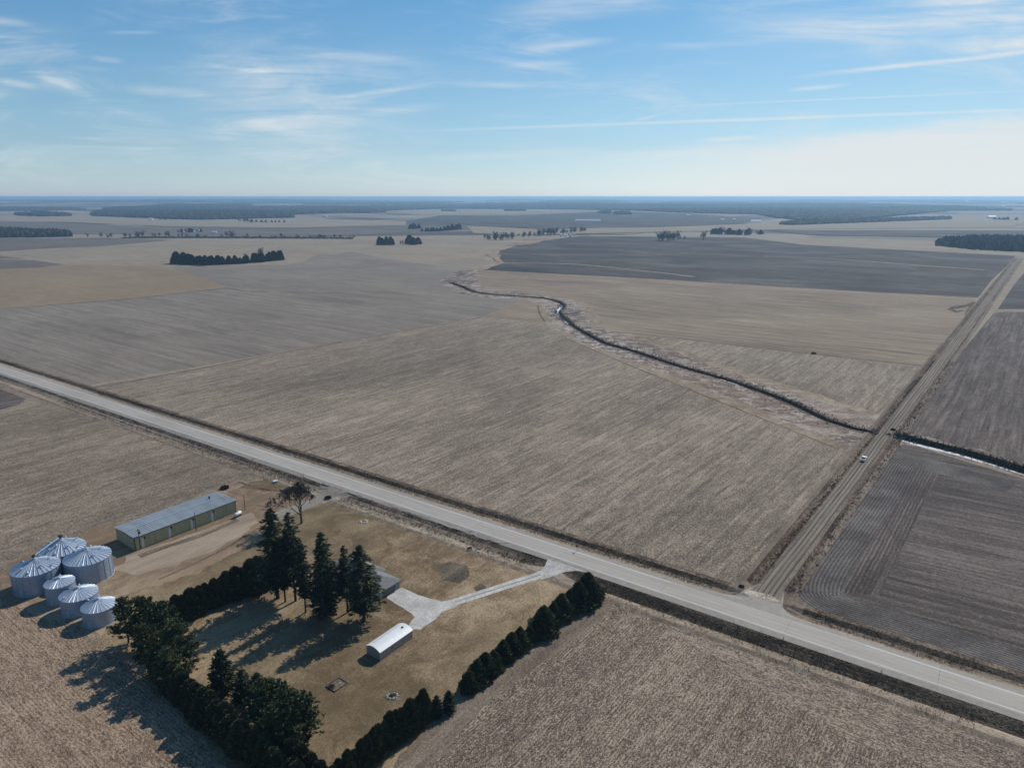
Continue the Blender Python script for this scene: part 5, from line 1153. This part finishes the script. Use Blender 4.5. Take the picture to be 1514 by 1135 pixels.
far_row([(1053, 346), (1075, 347), (1100, 347), (1127, 346)], [7, 10, 8, 9, 5], 26, CON + BAR[:1], 'conifer_tree', lambda i, n: 'dark farm grove tree right of the lone bare tree, %s' % ordn(i, n, L_E, R_E), 'farm grove right of the lone bare tree', 1.6, (10, 40))
far_row([(112, 351), (195, 351.5), (215, 350), (262, 350), (300, 352), (350, 351), (420, 352), (520, 353)], [6, 8, 9, 7, 7, 9, 6, 5], 40, BAR, 'bare_tree', lambda i, n: 'bare tree in the thin tree line across the left, %s' % ordn(i, n, L_E, R_E), 'thin tree line across the left', 1.5, (25, 40))
far_row([(437, 352), (500, 352)], [5, 6], 12, BAR, 'bare_tree', lambda i, n: 'bushy bare tree in the thicket ending the left tree line, %s' % ordn(i, n, L_E, R_E), 'thicket at the end of the tree line', 1.8, (25, 40))
far_row([(352, 328), (368, 328.5)], [7, 5], 7, BAR, 'bare_tree', lambda i, n: 'pale bare tree at the far homestead on the left, %s' % ordn(i, n, L_E, R_E), 'bare trees of the far left homestead', 1.5, (20, 50))
far_row([(368, 328.5), (418, 328.5)], [4, 3, 3], 16, CON, 'conifer_tree', lambda i, n: 'low conifer in the far left homestead row, %s' % ordn(i, n, L_E, R_E), 'low conifer row of the far left homestead', 1.8, (20, 40))
far_row([(238, 325), (276, 325)], [3, 3], 12, CON, 'conifer_tree', lambda i, n: 'tiny dark conifer in front of the far left woods, %s' % ordn(i, n, L_E, R_E), 'tiny row before the far left woods', 1.8, (20, 40))

# woods that read as one mass
def wood(pts, spacing, hh, wmul=1.0, gap=0.0, seed=1, noise_=.35):
    g = [P(*p) for p in pts]; r = np.random.default_rng(seed); x0, y0 = np.min(g, 0); x1, y1 = np.max(g, 0)
    nx, ny = max(2, int((x1 - x0) / spacing)), max(2, int((y1 - y0) / spacing))
    X, Y = np.meshgrid(np.linspace(x0, x1, nx), np.linspace(y0, y1, ny)); X = X.ravel() + r.normal(size=X.size) * spacing * .4; Y = Y.ravel() + r.normal(size=Y.size) * spacing * .4
    ins = np.zeros(len(X), bool)
    for p, q in zip(g, g[1:] + g[:1]):
        if p[1] != q[1]: ins ^= ((p[1] > Y) != (q[1] > Y)) & (X < (q[0] - p[0]) * (Y - p[1]) / (q[1] - p[1]) + p[0])
    if gap > 0:                            # clearings
        w_ = sum(np.sin(X / a + Y / c + ph) for a, c, ph in ((900, 1500, 1), (-700, 2100, 2.2), (1700, 800, .3), (430, -1300, 4), (2500, 3100, 5)))
        ins &= w_ > gap * 4 - 2.2
    X, Y = X[ins], Y[ins]; n = len(X); Z = np.array([hill(x, y) if math.hypot(x, y) > 2400 else 0.0 for x, y in zip(X, Y)])
    h = hh * r.uniform(1 - noise_, 1 + noise_, n); rd = spacing * .75 * wmul * r.uniform(.7, 1.2, n); k = 6
    an = np.linspace(0, 2 * np.pi, k, endpoint=False)[None, :] + r.uniform(0, 6, (n, 1))
    V_ = np.zeros((n, 2 * k + 1, 3))
    V_[:, :k, 0] = X[:, None] + np.cos(an) * rd[:, None] * .8; V_[:, :k, 1] = Y[:, None] + np.sin(an) * rd[:, None] * .8; V_[:, :k, 2] = (Z - 1)[:, None]
    jr_ = r.uniform(.7, 1.1, (n, k)); V_[:, k:2 * k, 0] = X[:, None] + np.cos(an) * rd[:, None] * jr_; V_[:, k:2 * k, 1] = Y[:, None] + np.sin(an) * rd[:, None] * jr_; V_[:, k:2 * k, 2] = (Z + h * .6)[:, None] * 1 + r.normal(size=(n, k)) * h[:, None] * .07
    V_[:, 2 * k, 0] = X + r.normal(size=n) * rd * .2; V_[:, 2 * k, 1] = Y; V_[:, 2 * k, 2] = Z + h
    base = (np.arange(n) * (2 * k + 1))[:, None]; F_ = []
    for i in range(k):
        j = (i + 1) % k; F_.append(np.concatenate([base + i, base + j, base + k + j, base + k + i], 1))
    T_ = [np.concatenate([base + k + i, base + k + (i + 1) % k, base + 2 * k], 1) for i in range(k)]
    me = bpy.data.meshes.new('woodland'); me.from_pydata(V_.reshape(-1, 3).tolist(), [], [tuple(x) for f in F_ for x in f.tolist()] + [tuple(x) for f in T_ for x in f.tolist()]); me.update()
    return me, n
m, b, bs = newmat('woodland'); gg = b.n('ShaderNodeNewGeometry')
setc(b, bs, b.ramp(gg.outputs['Random Per Island'], [(0, (0.022, 0.021, 0.018)), (0.5, (0.050, 0.043, 0.036)), (0.85, (0.085, 0.073, 0.06)), (1.0, (0.03, 0.036, 0.025))])); M['wood_far'] = m
m, b, bs = newmat('woodland_near'); gg = b.n('ShaderNodeNewGeometry')
setc(b, bs, b.ramp(gg.outputs['Random Per Island'], [(0, (0.020, 0.019, 0.018)), (0.5, (0.040, 0.035, 0.031)), (1.0, (0.085, 0.073, 0.062))])); M['wood_near'] = m
for i, (pts, sp_, hh, gap, mt, lab) in enumerate([
    ([(1386, 363), (1400, 357), (1450, 355), (1640, 357), (1640, 378), (1514, 372.5), (1440, 369)], 8.5, 15, 0, 'wood_near', 'dark bare wood at the right edge beyond the ploughed fields'),
    ([(-160, 343), (0, 342), (100, 346), (107, 350), (60, 351), (0, 351.5), (-160, 353)], 9, 15, 0, 'wood_near', 'dark bare wood at the left edge of the plain'),
    ([(135, 319), (145, 314), (165, 310), (230, 308), (300, 311), (345, 314), (430, 319), (437, 323), (400, 323), (300, 325.5), (250, 324.5), (190, 322.5), (140, 320.5)], 20, 17, .10, 'wood_far', 'broad dark woods on the far left slope'),
    ([(22, 319), (60, 316.5), (100, 319), (106, 320.5), (60, 321.5), (30, 320.5)], 18, 15, 0, 'wood_far', 'narrow dark wood on the far left plain'),
    ([(-120, 309), (60, 308), (130, 310), (60, 311.5), (-120, 312)], 30, 15, 0, 'wood_far', 'thin line of woods near the left horizon'),
    ([(150, 310), (260, 304), (430, 303), (560, 303), (700, 302), (780, 304), (780, 307), (700, 307.5), (600, 309.5), (520, 315), (440, 319), (400, 316), (330, 312)], 38, 17, .46, 'wood_far', 'scattered blue woods beyond the left plain'),
    ([(500, 313), (545, 312), (570, 315), (540, 316.5), (505, 316)], 20, 14, 0, 'wood_far', 'small dark wood left of centre near the horizon'),
    ([(640, 305), (780, 303), (1000, 302), (1250, 303), (1640, 303), (1640, 313), (1400, 312), (1330, 318), (1290, 324), (1250, 328), (1200, 327.5), (1150, 322), (1120, 317), (1000, 315), (940, 312), (860, 309.5), (780, 308), (700, 308)], 34, 18, .24, 'wood_far', 'wide blue woods filling the right horizon'),
    ([(1150, 332), (1190, 327.5), (1240, 327), (1300, 325), (1405, 322.5), (1405, 324.5), (1320, 328), (1250, 330.5), (1170, 333)], 17, 13, 0, 'wood_far', 'tree belt at the foot of the right-hand woods'),
    ([(885, 315), (902, 314), (904, 316.5), (887, 316.5)], 16, 13, 0, 'wood_far', 'small blue farm grove near the horizon right of centre'),
    ([(908, 315.5), (930, 315), (932, 317.5), (909, 318)], 16, 13, 0, 'wood_far', 'long blue farm grove near the horizon right of centre'),
    ([(746, 309.5), (775, 309.5), (777, 312), (747, 312)], 20, 13, 0, 'wood_far', 'blue farm grove near the horizon at centre'),
    ([(653, 310), (672, 310), (672, 312.5), (654, 312.5)], 18, 10, 0, 'wood_far', 'blue farm grove near the horizon left of centre'),
    ([(108, 350.5), (300, 350), (520, 351.8), (520, 353.4), (300, 352.2), (108, 352.2)], 7, 3.2, .42, 'wood_near', 'low brush along the creek line across the left'),
    ([(-500, 297.5), (1900, 297.5), (1900, 301.5), (-500, 301.5)], 105, 20, .48, 'wood_far', 'broken line of woods along the whole horizon')]):
    me, n = wood(pts, sp_, hh, 1.0, gap, 100 + i); o = link('woodland', me, M[mt]); tag(o, lab, 'woodland', None, 'stuff')

# far farms
def far_barn(px, py, wpx, h, dep, label, az=100, roofm='white', group=None, wallm='white', rise=.28):
    p = P(px, py); D_ = math.hypot(p[1], H); L = wpx * D_ / F; z = hz(*p); e = empty('farm_building', (float(p[0]), float(p[1]), z), rad(90 - az), label, 'farm building', group)
    mb = MB(); mb.add([(-L / 2, 0, -1), (L / 2, 0, -1), (L / 2, 0, h), (-L / 2, 0, h), (-L / 2, dep, -1), (L / 2, dep, -1), (L / 2, dep, h), (-L / 2, dep, h), (-L / 2, dep / 2, h + dep * rise), (L / 2, dep / 2, h + dep * rise)],
                      [(0, 1, 2, 3), (5, 4, 7, 6), (4, 0, 3, 8, 7), (1, 5, 6, 9, 2)]); mb.build('wall', M[wallm], e)
    mb = MB(); k = .6
    for ya, yb in ((-k, dep / 2), (dep + k, dep / 2)):
        za = h - k * rise * 2; zb = h + dep * rise; q = [(-L / 2 - k, ya, za), (L / 2 + k, ya, za), (L / 2 + k, yb, zb), (-L / 2 - k, yb, zb)]
        mb.add(q + [(x, y, z_ + .3) for x, y, z_ in q], [(3, 2, 1, 0), (4, 5, 6, 7), (0, 1, 5, 4), (0, 4, 7, 3), (1, 2, 6, 5)])
    mb.build('roof', M[roofm], e); return e
def far_silo(px, py, wpx, hpx, label, group=None):
    p = P(px, py); D_ = math.hypot(p[1], H); R_ = wpx * D_ / F / 2; h = hpx * D_ / F; e = empty('grain_silo', (float(p[0]), float(p[1]), hz(*p)), 0, label, 'grain silo', group)
    MB().lathe([(R_, -1), (R_, h)], 20).build('wall', M['white'], e); MB().lathe([(R_ * 1.05, h), (.05, h + R_ * .6)], 20).build('roof', M['white'], e)
far_silo(829.5, 350, 3.2, 3.6, 'white silo left of the pair beside the long bare grove', 'white silos by the bare grove')
far_silo(843, 351, 3.4, 4, 'white silo nearest the camera beside the long bare grove', 'white silos by the bare grove')
far_silo(849, 349.5, 2.4, 3, 'small white silo at the right of the three by the bare grove', 'white silos by the bare grove')
far_barn(836, 349.5, 5, 4, 10, 'small pale farm building between the white silos')
for a in [(869, 327.5, 36, 4, 22, 'very long pale shed low across the far dark field'), (1085.5, 326.5, 3.4, 8, 12, 'bright white farm building on the far dark slope right of centre'), (1068, 326, 6, 5, 12, 'low pale farm building left of the bright white one'),
          (1118, 328, 14, 4, 18, 'long low pale building right of the bright white one'), (1083, 344.5, 5, 5, 9, 'white house inside the dark farm grove'), (653, 339.5, 10, 4, 10, 'white farmhouse behind the far windbreak row'), (630, 341, 5, 4, 8, 'small white shed at the left of the far windbreak'),
          (480, 321, 5, 8, 14, 'bright white barn standing alone left of centre near the woods'), (1383, 324, 12, 7, 20, 'long white barn on the far right slope'), (1467.5, 322.5, 10, 10, 22, 'bright white barn at the far right beside small trees'),
          (283, 343.5, 6, 5, 10, 'pale farmhouse in the middle of the left farm cluster'), (316, 344.5, 7, 3.5, 9, 'low white shed right of the left farm cluster'), (4, 343, 8, 5, 12, 'pale building at the left edge behind the wood'),
          (222, 325.5, 6, 6, 14, 'pale farm building before the far left woods'), (680, 313, 4, 9, 20, 'bright white building at the far centre farm'), (295, 322.5, 8, 4, 14, 'pale roofs inside the far left woods'), (1018, 318.5, 5, 5, 16, 'tiny pale building far off on the right of centre')]:
    far_barn(*a)
for a in [(268, 343.5, 5, 4.5, 10), (292, 341.5, 5, 5, 10)]:
    far_barn(*a, label='dark-roofed building %s of the farmhouse in the left farm cluster' % ('left' if a[0] < 283 else 'right'), roofm='galv', wallm='trim')
far_row([(262, 344), (298, 343)], [5, 6, 5], 12, CON + BAR, 'conifer_tree', lambda i, n: 'dark tree around the left farm cluster, %s' % ordn(i, n, L_E, R_E), 'trees of the left farm cluster', 1.5, (15, 40))
far_row([(1473, 324.5), (1483, 325), (1505, 325)], [4, 5, 4], 8, CON, 'conifer_tree', lambda i, n: 'small dark tree beside the far right white barn, %s' % ordn(i, n, L_E, R_E), 'trees by the far right barn', 1.8, (15, 40))
def far_tank(px, py, wpx, hpx, label):
    p = P(px, py); D_ = math.hypot(p[1], H); R_ = wpx * D_ / F / 2; h = hpx * D_ / F; e = empty('storage_tank', (float(p[0]), float(p[1]), hz(*p) + 0), 0, label, 'storage tank', 'white tanks near the horizon')
    MB().lathe([(R_, -2), (R_, h)], 24).build('wall', M['white'], e); MB().lathe([(R_ * 1.02, h), (R_ * .8, h + R_ * .14), (R_ * .4, h + R_ * .24), (.05, h + R_ * .27)], 24).build('roof', M['white'], e)
far_tank(1429, 299.5, 5, 1.4, 'white storage tank near the horizon, left of the pair')
far_tank(1483, 300.5, 5, 1.3, 'white storage tank near the horizon, farther one of the right-hand pair')
far_tank(1483, 304.2, 5, 1.4, 'white storage tank near the horizon, nearer one of the right-hand pair')

# ---------------------------------------------------------------- air
zs = min(v[2] for v in HILLV); zmax = max(v[2] for v in HILLV)
lo, hi, Rr = min(zs, -4) - 2.0, max(H + 4, zmax + 30), 61000.0
HZ = MB().box((0, 0, (lo + hi) / 2), (2 * Rr, 2 * Rr, hi - lo))
m = bpy.data.materials.new('haze'); m.use_nodes = True; m.node_tree.nodes.clear(); b = NB(m.node_tree)
pv = b.n('ShaderNodeVolumePrincipled'); o_ = b.n('ShaderNodeOutputMaterial'); b.L.new(pv.outputs[0], o_.inputs['Volume'])
pv.inputs['Color'].default_value = (0.44, 0.72, 1.0, 1); pv.inputs['Density'].default_value = 8.0e-5; pv.inputs['Anisotropy'].default_value = 0.35
h_ = HZ.build('haze', m); h_['kind'] = 'stuff'
